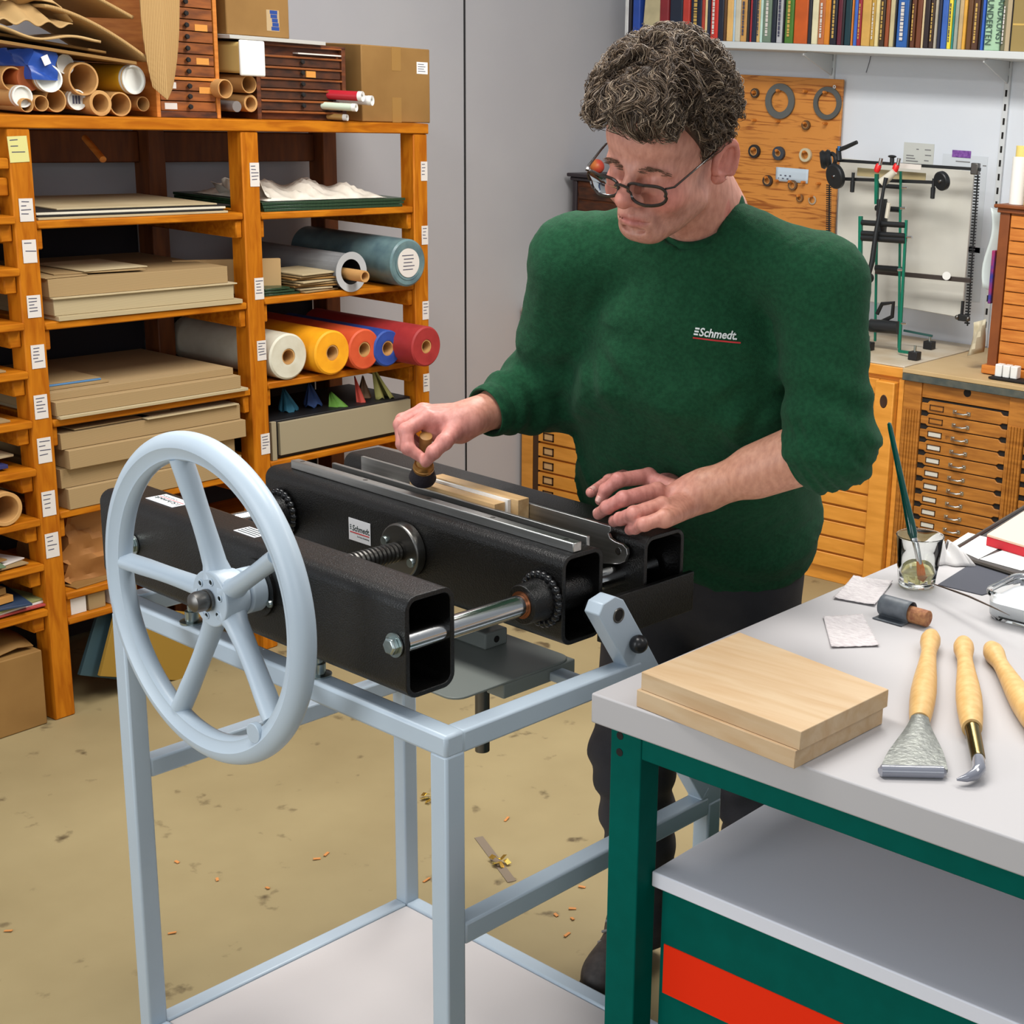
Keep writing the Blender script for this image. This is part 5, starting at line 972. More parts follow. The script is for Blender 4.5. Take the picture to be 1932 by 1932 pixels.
# ================================================================== the man at the press
def pd(px, py, d):
    p = Vector((0, 0, CH))+ray(px, py)*d; return np.array(p)
def A3(v): return np.array(v, float)
def unit(v): v = np.asarray(v, float); return v/np.linalg.norm(v)
def snet(F, o, h):
    # naive surface nets on a scalar grid -> verts, quads
    nx, ny, nz = F.shape; S = F < 0
    c = [S[i:nx-1+i, j:ny-1+j, k:nz-1+k] for i in (0, 1) for j in (0, 1) for k in (0, 1)]
    n = sum(x.astype(np.int8) for x in c); act = (n > 0) & (n < 8); idx = -np.ones(act.shape, np.int64); I = np.argwhere(act); idx[act] = np.arange(len(I))
    acc = np.zeros((len(I), 3)); cnt = np.zeros(len(I)); offs = A3([(i, j, k) for i in (0, 1) for j in (0, 1) for k in (0, 1)]).astype(int)
    E_ = [(a, b) for a in range(8) for b in range(a+1, 8) if np.abs(offs[a]-offs[b]).sum() == 1]
    for a, b in E_:
        ia, ib = I+offs[a], I+offs[b]; fa = F[tuple(ia.T)]; fb = F[tuple(ib.T)]; m_ = (fa < 0) != (fb < 0); t = np.where(m_, fa/(fa-fb+1e-20), 0)
        acc[m_] += (offs[a]+(offs[b]-offs[a])*t[:, None])[m_]; cnt[m_] += 1
    P = o+h*(I+acc/cnt[:, None]); Q = []
    for ax in range(3):
        b_, c_ = [x for x in range(3) if x != ax]; e = np.zeros(3, int); e[ax] = 1
        s0 = [slice(1, -1)]*3; s0[ax] = slice(0, -1); s1 = list(s0); s1[ax] = slice(1, None)
        if ax == 0: A, B = S[:-1, 1:-1, 1:-1], S[1:, 1:-1, 1:-1]
        elif ax == 1: A, B = S[1:-1, :-1, 1:-1], S[1:-1, 1:, 1:-1]
        else: A, B = S[1:-1, 1:-1, :-1], S[1:-1, 1:-1, 1:]
        J = np.argwhere(A != B); fl = A[tuple(J.T)]; J = J.copy()
        for x in (b_, c_): J[:, x] += 1
        eb = np.zeros(3, int); eb[b_] = 1; ec = np.zeros(3, int); ec[c_] = 1
        q = np.stack([idx[tuple((J-d).T)] for d in (0*eb, eb, eb+ec, ec)], 1)
        flip = fl if ax != 1 else ~fl
        q[~flip] = q[~flip][:, ::-1]; Q.append(q)
    Q = np.concatenate(Q); Q = Q[(Q >= 0).all(1)]; return P, Q
def smin(a, b, k): h = np.clip(.5+.5*(b-a)/k, 0, 1); return b+(a-b)*h-k*h*(1-h)
def smax(a, b, k): return -smin(-a, -b, k)
def rcone(p, a, b, ra, rb):
    ab = b-a; L2 = ab@ab; t = np.clip(((p-a)@ab)/L2, 0, 1); return np.linalg.norm(p-a-t[..., None]*ab, axis=-1)-(ra+(rb-ra)*t)
def ell(p, c, r, R=None):
    q = p-A3(c); q = q@R if R is not None else q; r = A3(r); k0 = np.linalg.norm(q/r, axis=-1); k1 = np.linalg.norm(q/(r*r), axis=-1); return k0*(k0-1)/np.maximum(k1, 1e-9)
def grid3(lo, hi, h):
    ax = [np.arange(l, u+h, h) for l, u in zip(lo, hi)]; return np.stack(np.meshgrid(*ax, indexing='ij'), -1), A3(lo)
def mesh_from(parts, name, m, parent, cols=None, smooth_it=0):
    vs = []; fs = []; n = 0
    for P, Q in parts: vs.append(P); fs.append(Q+n); n += len(P)
    vs = np.concatenate(vs); fs = np.concatenate(fs); me = bpy.data.meshes.new(name); me.from_pydata(vs.tolist(), [], fs.tolist()); me.update()
    bm = bmesh.new(); bm.from_mesh(me); bmesh.ops.recalc_face_normals(bm, faces=bm.faces); bm.to_mesh(me); bm.free()
    me.polygons.foreach_set('use_smooth', [True]*len(me.polygons)); me.materials.append(m)
    if cols is not None:
        at_ = me.color_attributes.new('tone', 'FLOAT_COLOR', 'POINT'); at_.data.foreach_set('color', np.concatenate([cols, np.ones((len(cols), 1))], 1).ravel())
    o = bpy.data.objects.new(name, me); COL.objects.link(o); o.parent = parent
    if smooth_it: d = o.modifiers.new('s', 'SMOOTH'); d.factor = .5; d.iterations = smooth_it
    return o
RV, UV, CV = np.array(CR), np.array(CU), -np.array(CFW)
# head frame
hf = unit(-.45*RV-.51*UV+.73*CV); hl = .88*RV-.28*UV+.35*CV; hl = unit(hl-hf*(hl@hf)); hu = np.cross(hf, hl)
HD = 2.16; EAR = pd(1360, 303, HD); H0 = EAR-.080*hl+.013*hf
HM = np.stack([hf, hl, hu], 1)      # world = H0 + HM @ local
def hw(x, y, z): return H0+HM @ A3((x, y, z))
# joints
NB = pd(1325, 415, 2.30); LS = pd(1548, 535, 2.27); RS = pd(1088, 492, 2.40)
LE = pd(1566, 838, 2.30); LW = pd(1296, 937, 2.385); RE = pd(1032, 735, 2.60); RW = pd(888, 788, 2.47)
S0 = pd(1330, 1018, 2.79); S1 = pd(1326, 910, 2.70); S2 = pd(1318, 680, 2.45); S3 = pd(1322, 430, 2.32)
SAX = unit(LS-RS)
man = thing('person', 'man in green sweater, dark jeans and glasses bending over the press with a brush', 'person', (float(S0[0]), float(S0[1]), 0))
MO = np.array(man.location)
# ---------------------------------------------------------------- skin
def head_sdf(p):
    y = np.abs(p[..., 1]); q = np.stack([p[..., 0], y, p[..., 2]], -1)
    d = ell(q, (-.008, 0, .052), (.099, .076, .084)); d = smin(d, ell(q, (.038, 0, -.018), (.056, .061, .088)), .03)
    d = smin(d, rcone(q, A3((.012, .052, -.058)), A3((.074, .018, -.086)), .017, .019), .026)
    d = smin(d, ell(q, (.084, 0, -.084), (.022, .026, .020)), .018)
    d = smin(d, ell(q, (.068, .038, -.032), (.026, .024, .024)), .02)
    d = smin(d, ell(q, (.070, 0, .045), (.030, .052, .036)), .025)
    d = smin(d, rcone(q, A3((.094, .010, .013)), A3((.078, .046, .009)), .008, .008), .012)
    d = smax(d, -(np.linalg.norm(q-A3((.112, .033, -.006)), axis=-1)-.0185), .012)
    d = smin(d, np.linalg.norm(q-A3((.0805, .032, -.007)), axis=-1)-.0150, .004)
    d = smin(d, rcone(q, A3((.100, .018, -.015)), A3((.088, .046, -.020)), .004, .004), .008)
    n = rcone(q, A3((.100, 0, .005)), A3((.124, 0, -.026)), .0075, .0130); n = smin(n, np.linalg.norm(q-A3((.111, .0145, -.030)), axis=-1)-.0095, .008)
    n = smax(n, -(ell(q, (.1155, .0075, -.0405), (.007, .0042, .006))), .003); d = smin(d, n, .010)
    d = smin(d, ell(q, (.092, 0, -.063), (.017, .030, .020)), .012)
    d = smin(d, rcone(q, A3((.1065, 0, -.0575)), A3((.094, .023, -.0625)), .0048, .0024), .005); d = smin(d, rcone(q, A3((.1055, 0, -.0700)), A3((.094, .022, -.066)), .0060, .0026), .005)
    d = smax(d, -rcone(q, A3((.1125, 0, -.0635)), A3((.099, .026, -.0650)), .0022, .0012), .002)
    d = smax(d, -rcone(q, A3((.109, 0, -.0795)), A3((.098, .015, -.079)), .004, .003), .008)
    d = smax(d, -rcone(q, A3((.112, .020, -.042)), A3((.100, .031, -.061)), .0015, .001), .006)
    # ears
    a = .25; R = A3([[math.cos(a), 0, -math.sin(a)], [0, 1, 0], [math.sin(a), 0, math.cos(a)]])
    e = p*A3((1, 0, 1))+np.stack([0*y, y, 0*y], -1)
    c = A3((-.016, .081, -.002)); T_ = A3([[1, .0, 0], [-.38, 1, 0], [0, 0, 1]])
    qq = (e-c); qq = np.stack([qq[..., 0], qq[..., 1]+.42*qq[..., 0], qq[..., 2]], -1)@R
    ear = ell(qq, (0, 0, 0), (.0185, .0045, .0315)); rad = np.sqrt((qq[..., 0]/.0165)**2+(qq[..., 2]/.0285)**2); rim = np.sqrt(((rad-1)*.018)**2+(qq[..., 1]-.006)**2)-.0048
    rim = np.where(qq[..., 2] < -.02, rim+.004, rim); ear = smin(ear, rim, .003); ear = smax(ear, -ell(qq, (.004, .0075, -.005), (.0105, .0085, .015)), .003); ear = smax(ear, -ell(qq, (-.006, .006, .010), (.006, .0045, .012)), .003); ear = smin(ear, ell(qq, (.003, .001, -.025), (.009, .005, .009)), .005)
    d = smin(d, ear, .006); return d
NBl = HM.T @ (NB-H0)
def headneck(p): return smin(head_sdf(p), smin(rcone(p, A3((-.018, 0, -.03)), NBl, .052, .060), rcone(p, A3((-.03, 0, .0)), NBl+A3((-.02, 0, 0)), .05, .062), .02), .022)
G, o_ = grid3((-.15, -.11, -.24), (.15, .11, .15), .0023); P, Q = snet(headneck(G), o_, .0023)
def smooth01(x, a, b): t = np.clip((x-a)/(b-a), 0, 1); return t*t*(3-2*t)
SKB, SKR, SKS, LIP = [A3(lin(c)) for c in ((208, 148, 128), (204, 118, 108), (164, 122, 106), (176, 96, 92))]
def headcol(P):
    x, y, z = P.T; y = np.abs(y); c = np.repeat(SKB[None], len(P), 0)
    red = np.maximum.reduce([np.exp(-((P-A3((.122, 0, -.029)))**2).sum(1)/.020**2), np.exp(-((np.stack([x, y, z], 1)-A3((.08, .042, -.03)))**2).sum(1)/.03**2), .7*(y > .070)*(np.abs(x+.015) < .04)])
    c += (SKR-c)*(.75*red)[:, None]
    st = smooth01(-z, .040, .056)*smooth01(x, .0, .03)*(1-smooth01(-z, .115, .135)); st = np.maximum(st*.55, .6*np.exp(-(((P-A3((.106, 0, -.049)))/A3((.02, .024, .008)))**2).sum(1)))
    rn = np.random.RandomState(1).rand(len(P)); c += (SKS-c)*(st*(.55+.45*rn))[:, None]
    lp = np.exp(-((np.stack([(x-.104)/.012, y/.022, (z+.064)/.0095], 1))**2).sum(1)**2); c += (LIP-c)*(.8*lp)[:, None]; return c
parts = [(H0+P@HM.T-MO, Q)]; cols = [headcol(P)]
# hands: each finger a chain of tapered capsules, blended softly into the palm
def finger(p, pts, r):
    d = None
    for i in range(len(pts)-1):
        e = rcone(p, pts[i], pts[i+1], r[i], r[i+1]); d = e if d is None else smin(d, e, .0035)
    for i in range(1, len(pts)-1): d = smin(d, np.linalg.norm(p-pts[i], axis=-1)-r[i]*1.06, .003)
    return d
def hz(px, py, z): return np.array(at(px, py, z=z))
Lh = dict(index=[hz(1224, 898, 1.112), hz(1167, 906, 1.112), hz(1143, 924, 1.094), hz(1133, 944, 1.076)], middle=[hz(1240, 926, 1.112), hz(1176, 941, 1.106), hz(1146, 957, 1.088), hz(1129, 970, 1.068)], ring=[hz(1250, 953, 1.106), hz(1196, 969, 1.098), hz(1170, 979, 1.080), hz(1158, 984, 1.066)], little=[hz(1254, 976, 1.098), hz(1216, 989, 1.088), hz(1198, 996, 1.074), hz(1188, 1000, 1.064)], thumb=[hz(1250, 900, 1.094), hz(1196, 893, 1.092), hz(1150, 908, 1.088), hz(1115, 929, 1.080)])
RAD = dict(index=[.0134, .0118, .0105, .0090], middle=[.0136, .0120, .0106, .0091], ring=[.0130, .0115, .0102, .0088], little=[.0120, .0104, .0093, .0082], thumb=[.016, .0128, .0112, .0088])
LWp = LW+A3((0, 0, .0)); 
def lhand(p):
    d = rcone(p, LE, LW, .046, .0285); d = smin(d, rcone(p, LW+(LE-LW)*.98, LW+(LE-LW)*.5, .046, .040), .02); d = smin(d, rcone(p, LW+(LE-LW)*.06, LW+(LE-LW)*.12, .030, .031), .02)
    mc_ = [Lh[k][0] for k in ('index', 'middle', 'ring', 'little')]
    palm = None
    for k, m_ in enumerate(mc_):
        e = rcone(p, LW+(mc_[1]-LW)*.08+(m_-mc_[1])*.35+A3((0, 0, -.004)), m_+A3((0, 0, -.004)), .0175, .0135); palm = e if palm is None else smin(palm, e, .012)
    d = smin(d, palm, .016)
    for k in ('index', 'middle', 'ring', 'little'): d = smin(d, finger(p, Lh[k], RAD[k]), .0045)
    d = smin(d, rcone(p, LW+A3((0, .01, -.008)), Lh['thumb'][0], .018, .0165), .014); d = smin(d, finger(p, Lh['thumb'], RAD['thumb']), .006)
    a = mc_[0]
    for k in ('index', 'middle', 'ring', 'little'): d = smin(d, np.linalg.norm(p-Lh[k][0]-A3((0, 0, .003)), axis=-1)-.0098, .006)
    return d
Rh = dict(index=[pd(806, 788, 2.435), pd(766, 812, 2.415), pd(770, 846, 2.408), pd(793, 862, 2.412)], middle=[pd(798, 780, 2.458), pd(757, 801, 2.440), pd(760, 838, 2.435), pd(786, 856, 2.438)], ring=[pd(798, 776, 2.480), pd(760, 793, 2.465), pd(762, 828, 2.460), pd(786, 846, 2.462)], little=[pd(804, 776, 2.50), pd(770, 790, 2.488), pd(770, 820, 2.482), pd(790, 836, 2.482)], thumb=[pd(858, 812, 2.440), pd(838, 834, 2.412), pd(818, 853, 2.402), pd(803, 872, 2.408)])
def rhand(p):
    d = rcone(p, RE, RW, .046, .0285); d = smin(d, rcone(p, RW+(RE-RW)*.98, RW+(RE-RW)*.5, .046, .040), .02); mc_ = [Rh[k][0] for k in ('index', 'middle', 'ring', 'little')]; palm = None
    for m_ in mc_:
        e = rcone(p, RW+(m_-mc_[1])*.4, m_+UV*-.004, .021, .0145); palm = e if palm is None else smin(palm, e, .014)
    d = smin(d, palm, .016); d = smin(d, rcone(p, pd(868, 815, 2.465), pd(815, 815, 2.45), .020, .016), .014)
    for k in ('index', 'middle', 'ring', 'little'): d = smin(d, finger(p, Rh[k], RAD[k]), .0035)
    d = smin(d, rcone(p, RW+(Rh['thumb'][0]-RW)*.2, Rh['thumb'][0], .02, .0165), .014); d = smin(d, finger(p, Rh['thumb'], RAD['thumb']), .005)
    for k in ('index', 'middle', 'ring', 'little'): d = smin(d, np.linalg.norm(p-Rh[k][0]-UV*.003, axis=-1)-.0105, .006)
    return d
HR, HB = A3(lin((206, 138, 128))), A3(lin((206, 150, 124)))
for fn, pts, W_, E_ in ((lhand, [q for k in Lh.values() for q in k]+[LW], LW, LE), (rhand, [q for k in Rh.values() for q in k]+[RW], RW, RE)):
    EX = .86 if W_ is LW else .36; pts = np.array(pts+[W_+(E_-W_)*(EX+.02)]); lo = pts.min(0)-.035; hi = pts.max(0)+.035; h = .0019
    G, o_ = grid3(lo, hi, h)
    cut = unit(E_-W_); F_ = smax(fn(G), (G-(W_+(E_-W_)*EX))@cut, .0005); P, Q = snet(F_, o_, h); parts.append((P-MO, Q)); t = np.clip(((P-W_)@cut)/.05, -1, 1)*.5+.5
    cols.append(HR+(HB-HR)*t[:, None])
# core of the body under the clothes, joining head, arms and legs
HIPL, HIPR = S0+SAX*.09+A3((0, 0, -.06)), S0-SAX*.09+A3((0, 0, -.06))
KR, KL = np.array(at(1195, 1420, y=2.13)), None
FR = np.array(at(1150, 1850, z=.0)); KL = HIPL+A3((.03, .02, -.42)); FL = A3((HIPL[0]+.02, HIPL[1]+.10, 0)); AR = A3((FR[0]+.01, FR[1]+.10, .09)); AL = A3((FL[0], FL[1], .09))
G, o_ = grid3(np.minimum.reduce([RE, LE, S0, AR, AL, KR])-.12, np.maximum.reduce([RE, LE, NB, LS, RS, AL])+.12, .012)
F_ = rcone(G, S3, S1, .06, .08)
for a, b, ra, rb in ((NB, LS, .045, .04), (NB, RS, .045, .04), (LS, LE, .045, .04), (RS, RE, .045, .04), (S1, HIPL, .07, .07), (S1, HIPR, .07, .07), (HIPL, KL, .06, .045), (HIPR, KR, .06, .045), (KL, AL, .045, .032), (KR, AR, .045, .032)): F_ = smin(F_, rcone(G, a, b, ra, rb), .03)
P, Q = snet(F_, o_, .012); parts.append((P-MO, Q)); cols.append(np.repeat(HB[None], len(P), 0))
SKIN = mat('skin', (206, 148, 126), .48, sss=.12, bump=.12, bscale=420)
nt = SKIN.node_tree; va = nt.nodes.new('ShaderNodeVertexColor'); va.layer_name = 'tone'; nz = nt.nodes.new('ShaderNodeTexNoise'); nz.inputs['Scale'].default_value = 90; nz.inputs['Detail'].default_value = 5
mx = nt.nodes.new('ShaderNodeMix'); mx.data_type = 'RGBA'; mx.blend_type = 'MULTIPLY'; rr = nt.nodes.new('ShaderNodeValToRGB'); rr.color_ramp.elements[0].position = .3; rr.color_ramp.elements[1].position = .65; rr.color_ramp.elements[0].color = (.72, .62, .6, 1); rr.color_ramp.elements[1].color = (1, 1, 1, 1)
nt.links.new(nz.outputs['Fac'], rr.inputs[0]); mx.inputs[0].default_value = .8; nt.links.new(va.outputs[0], mx.inputs[6]); nt.links.new(rr.outputs[0], mx.inputs[7]); nt.links.new(mx.outputs[2], nt.nodes['Principled BSDF'].inputs['Base Color'])
body = mesh_from(parts, 'body', SKIN, man, np.concatenate(cols), 1)
# finger nails of the left hand
NAIL = mat('finger_nail', (222, 168, 158), .3)
for k in ('index', 'middle', 'ring', 'thumb'):
    a, b = Lh[k][2], Lh[k][3]; d = unit(b-a); c = b-d*.001; up = unit(A3((0, 0, 1))-d*d[2]+CV*.8); up = unit(up-d*(up@d)); s = np.cross(d, up); r = RAD[k][3]
    mb = MB().grid(6, 6, lambda u, v: Vector(c+d*(.010*(u-.62))+s*(r*.78*math.sin((v-.5)*2.0))+up*(r*1.05*math.cos((v-.5)*2.0)+.0004)-MO)); mb.build('finger_nail', NAIL, body, solid=.0006)
# ---------------------------------------------------------------- sweater
AXS = S3-S0; SL = np.linalg.norm(AXS); AXS = AXS/SL; SX = unit(SAX-AXS*(SAX@AXS)); FRN = np.cross(SX, AXS)
if FRN @ CV < 0: FRN = -FRN
tk = A3([(s-S0)@AXS/SL for s in (S0, S1, S2, S3)]); ck = np.array([s-S0-AXS*((s-S0)@AXS) for s in (S0, S1, S2, S3)])
tw = A3([0, .03, .08, .16, .3, .5, .66, .78, .88, 1.]); aw = A3([.190, .206, .222, .226, .220, .214, .206, .186, .14, .09]); bw = A3([.126, .138, .148, .150, .142, .138, .134, .122, .104, .088])
LC = LW+(LE-LW)*.80; RC = RW+(RE-RW)*.27
rs_ = np.random.RandomState(4)
def seg_t(p, a, b): ab = b-a; return ((p-a)@ab)/(ab@ab)
def sweater(p):
    q = p-S0; t = q@AXS/SL; tc = np.clip(t, 0, 1)
    c = np.stack([np.interp(tc, tk, ck[:, i]) for i in range(3)], -1); q = q-c; x = q@SX; y = q@FRN
    a = np.interp(tc, tw, aw); b = np.interp(tc, tw, bw)
    d = ((np.abs(x/a)**2.3+np.abs(y/b)**2.3)**(1/2.3)-1)*np.minimum(a, b)
    # soft folds of the cloth
    fz = t*SL; d = d+.007*np.sin(x*24+fz*9+1.2*np.sin(fz*13))*np.exp(-((t-.28)/.25)**2)+.005*np.sin(fz*70+x*14+2*np.sin(x*11))*np.exp(-((t-.06)/.07)**2)
    d = d+.008*np.sin((np.abs(x)*.8+fz*.6)*48)*np.exp(-((t-.58)/.18)**2)*smooth01(np.abs(x), .05, .15)
    for ap_, sg in ((S2+SX*.165+AXS*.06, 1), (S2-SX*.165+AXS*.06, -1)):
        e_ = p-ap_; u_, w_ = e_@SX*sg, e_@AXS; ph_ = np.arctan2(w_, -u_); r_ = np.sqrt(u_*u_+w_*w_)+1e-6; d = d-.010*(np.sin(8*ph_+2.5*r_/.1)*.5+.5)*smooth01(r_, .03, .08)*np.exp(-(r_/.17)**2)*smooth01(y, -.02, .06)
    w1 = x*20+fz*11+1.6*np.sin(fz*12+x*9); d = d-.0085*(1-np.abs(np.sin(w1)))**3*smooth01(.75-t, 0, .25)*(.35+.65*smooth01(np.abs(x), .02, .14))
    d = smax(d, -(t*SL), .012); d = smax(d, (t-1.02)*SL, .02)
    for sh, el, cu, rc, seed in ((LS, LE, LC, .047, 1.), (RS, RE, RC, .043, 2.)):
        s1 = rcone(p, sh, el, .067, .064); s2 = rcone(p, el, cu, .062, rc)
        ta = seg_t(p, sh, el); tb = seg_t(p, el, cu); ax = unit(el-sh); bx = unit(cu-el)
        s1 = s1-.003+.0065*np.sin(ta*24+seed*2+3*np.sin((p@RV)*18))*smooth01(ta, .35, .9)
        s2 = s2-.0055*(1+np.sin(tb*16+seed+1.6*np.sin((p@UV)*20)))*(1-smooth01(tb, .72, .95))
        s2 = smax(s2, (tb-1)*np.linalg.norm(cu-el), .004)
        arm = smin(s1, s2, .035); d = smin(d, arm, .035)
        d = smin(d, rcone(p, NB+(sh-NB)*.28+AXS*.0, sh, .054, .064), .04)
    nk = rcone(p, NB-AXS*.035, H0, .058, .060); d = smax(d, -nk, .008)
    d = d+.0012*np.sin(p@RV*160+3*np.sin(p@UV*90))*np.sin(p@UV*120)
    return d
allp = np.array([S0, S3, LS, RS, LE, RE, LC, RC]); G, o_ = grid3(allp.min(0)-.19, allp.max(0)+.16, .0058); P, Q = snet(sweater(G), o_, .0058)
SWM = mat('green_sweater', (22, 62, 40), .9, c2=(28, 74, 48), scale=160, sheen=.04, bump=.5, bscale=700, spec=.12)
sw = mesh_from([(P-MO, Q)], 'sweater', SWM, man, None, 2)
SWR = mat('sweater_rib', (20, 58, 38), .9, c2=(28, 74, 48), scale=90, sheen=.04, bump=.4, bscale=500, spec=.12)
na = unit(H0-NB); ca = unit(np.cross(na, SX)); cb = np.cross(ca, na)
def ring(c, n, r, a_, b_, nm, rx=1., ry=1.): 
    n = unit(n); e1 = unit(np.cross(n, UV)); e2 = np.cross(n, e1); mb = MB(); K = 14; N = 72
    vs = [[mb.bm.verts.new(Vector(c+(e1*rx*math.cos(2*PI*i/N)+e2*ry*math.sin(2*PI*i/N))*(r+a_*math.cos(2*PI*k/K))+n*b_*math.sin(2*PI*k/K)-MO)) for k in range(K)] for i in range(N)]
    for i in range(N):
        for k in range(K): mb.bm.faces.new((vs[i][k], vs[(i+1) % N][k], vs[(i+1) % N][(k+1) % K], vs[i][(k+1) % K]))
    return mb.build(nm, SWR, sw)
ring(NB+na*.008, na, .0635, .0085, .014, 'collar')
ring(LC+unit(LC-LE)*-.004, LC-LE, .0440, .005, .020, 'cuff'); ring(RC+unit(RC-RE)*-.004, RC-RE, .0405, .005, .020, 'cuff')
# hem band
hb = MB(); N = 96; K = 10
vs = []
for i in range(N):
    a = 2*PI*i/N; ct, st_ = math.cos(a), math.sin(a); ex = 2/2.3; bx = SX*(.183*abs(ct)**ex*(1 if ct > 0 else -1))+FRN*(.124*abs(st_)**ex*(1 if st_ > 0 else -1)); nb = unit(SX*ct+FRN*st_)
    vs.append([hb.bm.verts.new(Vector(S0-AXS*.012+bx+nb*.006*math.cos(2*PI*k/K)+AXS*.03*math.sin(2*PI*k/K)-MO)) for k in range(K)])
for i in range(N):
    for k in range(K): hb.bm.faces.new((vs[i][k], vs[(i+1) % N][k], vs[(i+1) % N][(k+1) % K], vs[i][(k+1) % K]))
hb.build('hem_band', SWR, sw)
# embroidered maker's name on the chest, laid onto the cloth
from mathutils.bvhtree import BVHTree
BV = BVHTree.FromPolygons([tuple(v) for v in P], [tuple(q) for q in Q])
def hit(px, py):
    r = BV.ray_cast(Vector((0, 0, CH)), ray(px, py).normalized()); return r[0], r[1]
c0, n0 = hit(1318, 633); c1, n1 = hit(1397, 641); xd = (c1-c0).normalized(); n0 = (n0+n1).normalized(); n0 = n0 if n0.dot(Vector(CV)) > 0 else -n0
Wd = (c1-c0).length; yd = n0.cross(xd).normalized(); M0 = frame(c0, xd, yd)
EMB = mat('white_thread', (226, 230, 228), .7); REDT = mat('red_thread', (196, 44, 48), .7)
def lay(o):
    for v in o.data.vertices:
        w = v.co.copy(); r = BV.ray_cast(w+n0*.06, -n0); z = (r[0]+n0*.0022) if r[0] else w; v.co = z-Vector(MO)
th = Wd/3.55
lay(text('Schmedt.', th, EMB, sw, 'chest_lettering', M0, .0, th*.022, .22, .88))
for k in range(3): e = MB().bb(-th*(.42-.05*k), -th*(.06-.05*k), th*(.02+.25*k), th*(.17+.25*k), 0, .0004).build('chest_emblem', EMB, sw); e.data.transform(M0); lay(e)
e = MB().grid(24, 1, lambda u, v: V(-th*.46+(Wd+th*.50)*u, -th*.30+th*.13*v, 0)).build('chest_underline', REDT, sw); e.data.transform(M0); lay(e)
# ---------------------------------------------------------------- jeans, shoes
def jeans(p):
    d = ell(p, S0+A3((0, 0, -.02)), (.196, .132, .17), None); K = [(HIPR, KR, .100, .078), (KR, AR, .078, .062), (HIPL, KL, .100, .078), (KL, AL, .078, .062)]
    for i, (a, b, ra, rb) in enumerate(K):
        e = rcone(p, a, b, ra, rb); t = seg_t(p, a, b); e = e+(.005*np.sin(t*30+i+2*np.sin(p@RV*22))*(smooth01(t, .6, 1) if i % 2 == 0 else 1-.5*smooth01(t, .3, .6))); d = smin(d, e, .03)
    d = smax(d, -(p[..., 2]-.045), .01); return smax(d, p[..., 2]-(S0[2]+.03), .01)
allp = np.array([HIPL, HIPR, KR, KL, AR, AL, S0]); G, o_ = grid3(allp.min(0)-[.16, .16, .08], allp.max(0)+[.16, .16, .1], .008); P, Q = snet(jeans(G), o_, .008)
JEAN = mat('black_denim', (40, 40, 46), .8, c2=(56, 54, 58), scale=10, bump=.4, bscale=600)
jn = mesh_from([(P-MO, Q)], 'jeans', JEAN, man, None, 3)
JV = BVHTree.FromPolygons([tuple(v) for v in P], [tuple(q) for q in Q])
for px, py in ((1500, 1073), (1470, 1062)):
    r_ = JV.ray_cast(Vector((0, 0, CH)), ray(px, py).normalized())
    if r_[0]: MB().sph(r_[0]-Vector(MO), .0045, 12).build('pocket_rivet', ZINC, jn)

for nm, F0_, yaw_ in (('shoe', FR, -.35), ('shoe', FL, -.1)):
    c, s = math.cos(yaw_), math.sin(yaw_)
    def L2(P_): return np.stack([F0_[0]+P_[:, 0]*c+P_[:, 1]*s, F0_[1]-P_[:, 0]*s+P_[:, 1]*c+.0, P_[:, 2]], 1)
    G, o_ = grid3((-.07, -.10, -.01), (.07, .22, .14), .006)
    e = smin(ell(G, (0, -.02, .035), (.048, .075, .045)), ell(G, (0, .11, .045), (.042, .085, .055)), .05); e = smin(e, rcone(G, A3((0, .12, .06)), A3((0, .13, .12)), .04, .042), .03); e = smax(e, .014-G[..., 2], .004)
    P, Q = snet(e, o_, .006); sh_ = mesh_from([(L2(P)-MO, Q)], nm, mat('dark_shoe', (48, 44, 44), .6, c2=(66, 60, 58), scale=60), man, None, 1)
    e = smin(ell(G, (0, -.02, .01), (.052, .08, .04)), ell(G, (0, .11, .01), (.046, .092, .04)), .06); e = smax(smax(e, G[..., 2]-.018, .003), .001-G[..., 2], .002); P, Q = snet(e, o_, .006); mesh_from([(L2(P)-MO, Q)], 'shoe_sole', BLACK, sh_)
    mb = MB()
    for k in range(5):
        z = .077+.010*k; yy = -.005+.024*k
        mb.tube([Vector(L2(A3([(x, yy+.006*abs(x)/.03, z-.010-10*x*x)]))[0]-MO) for x in (-.034, -.018, 0, .018, .034)], .003, 6)
    mb.build('shoe_laces', mat('grey_lace', (128, 122, 120), .7), sh_)
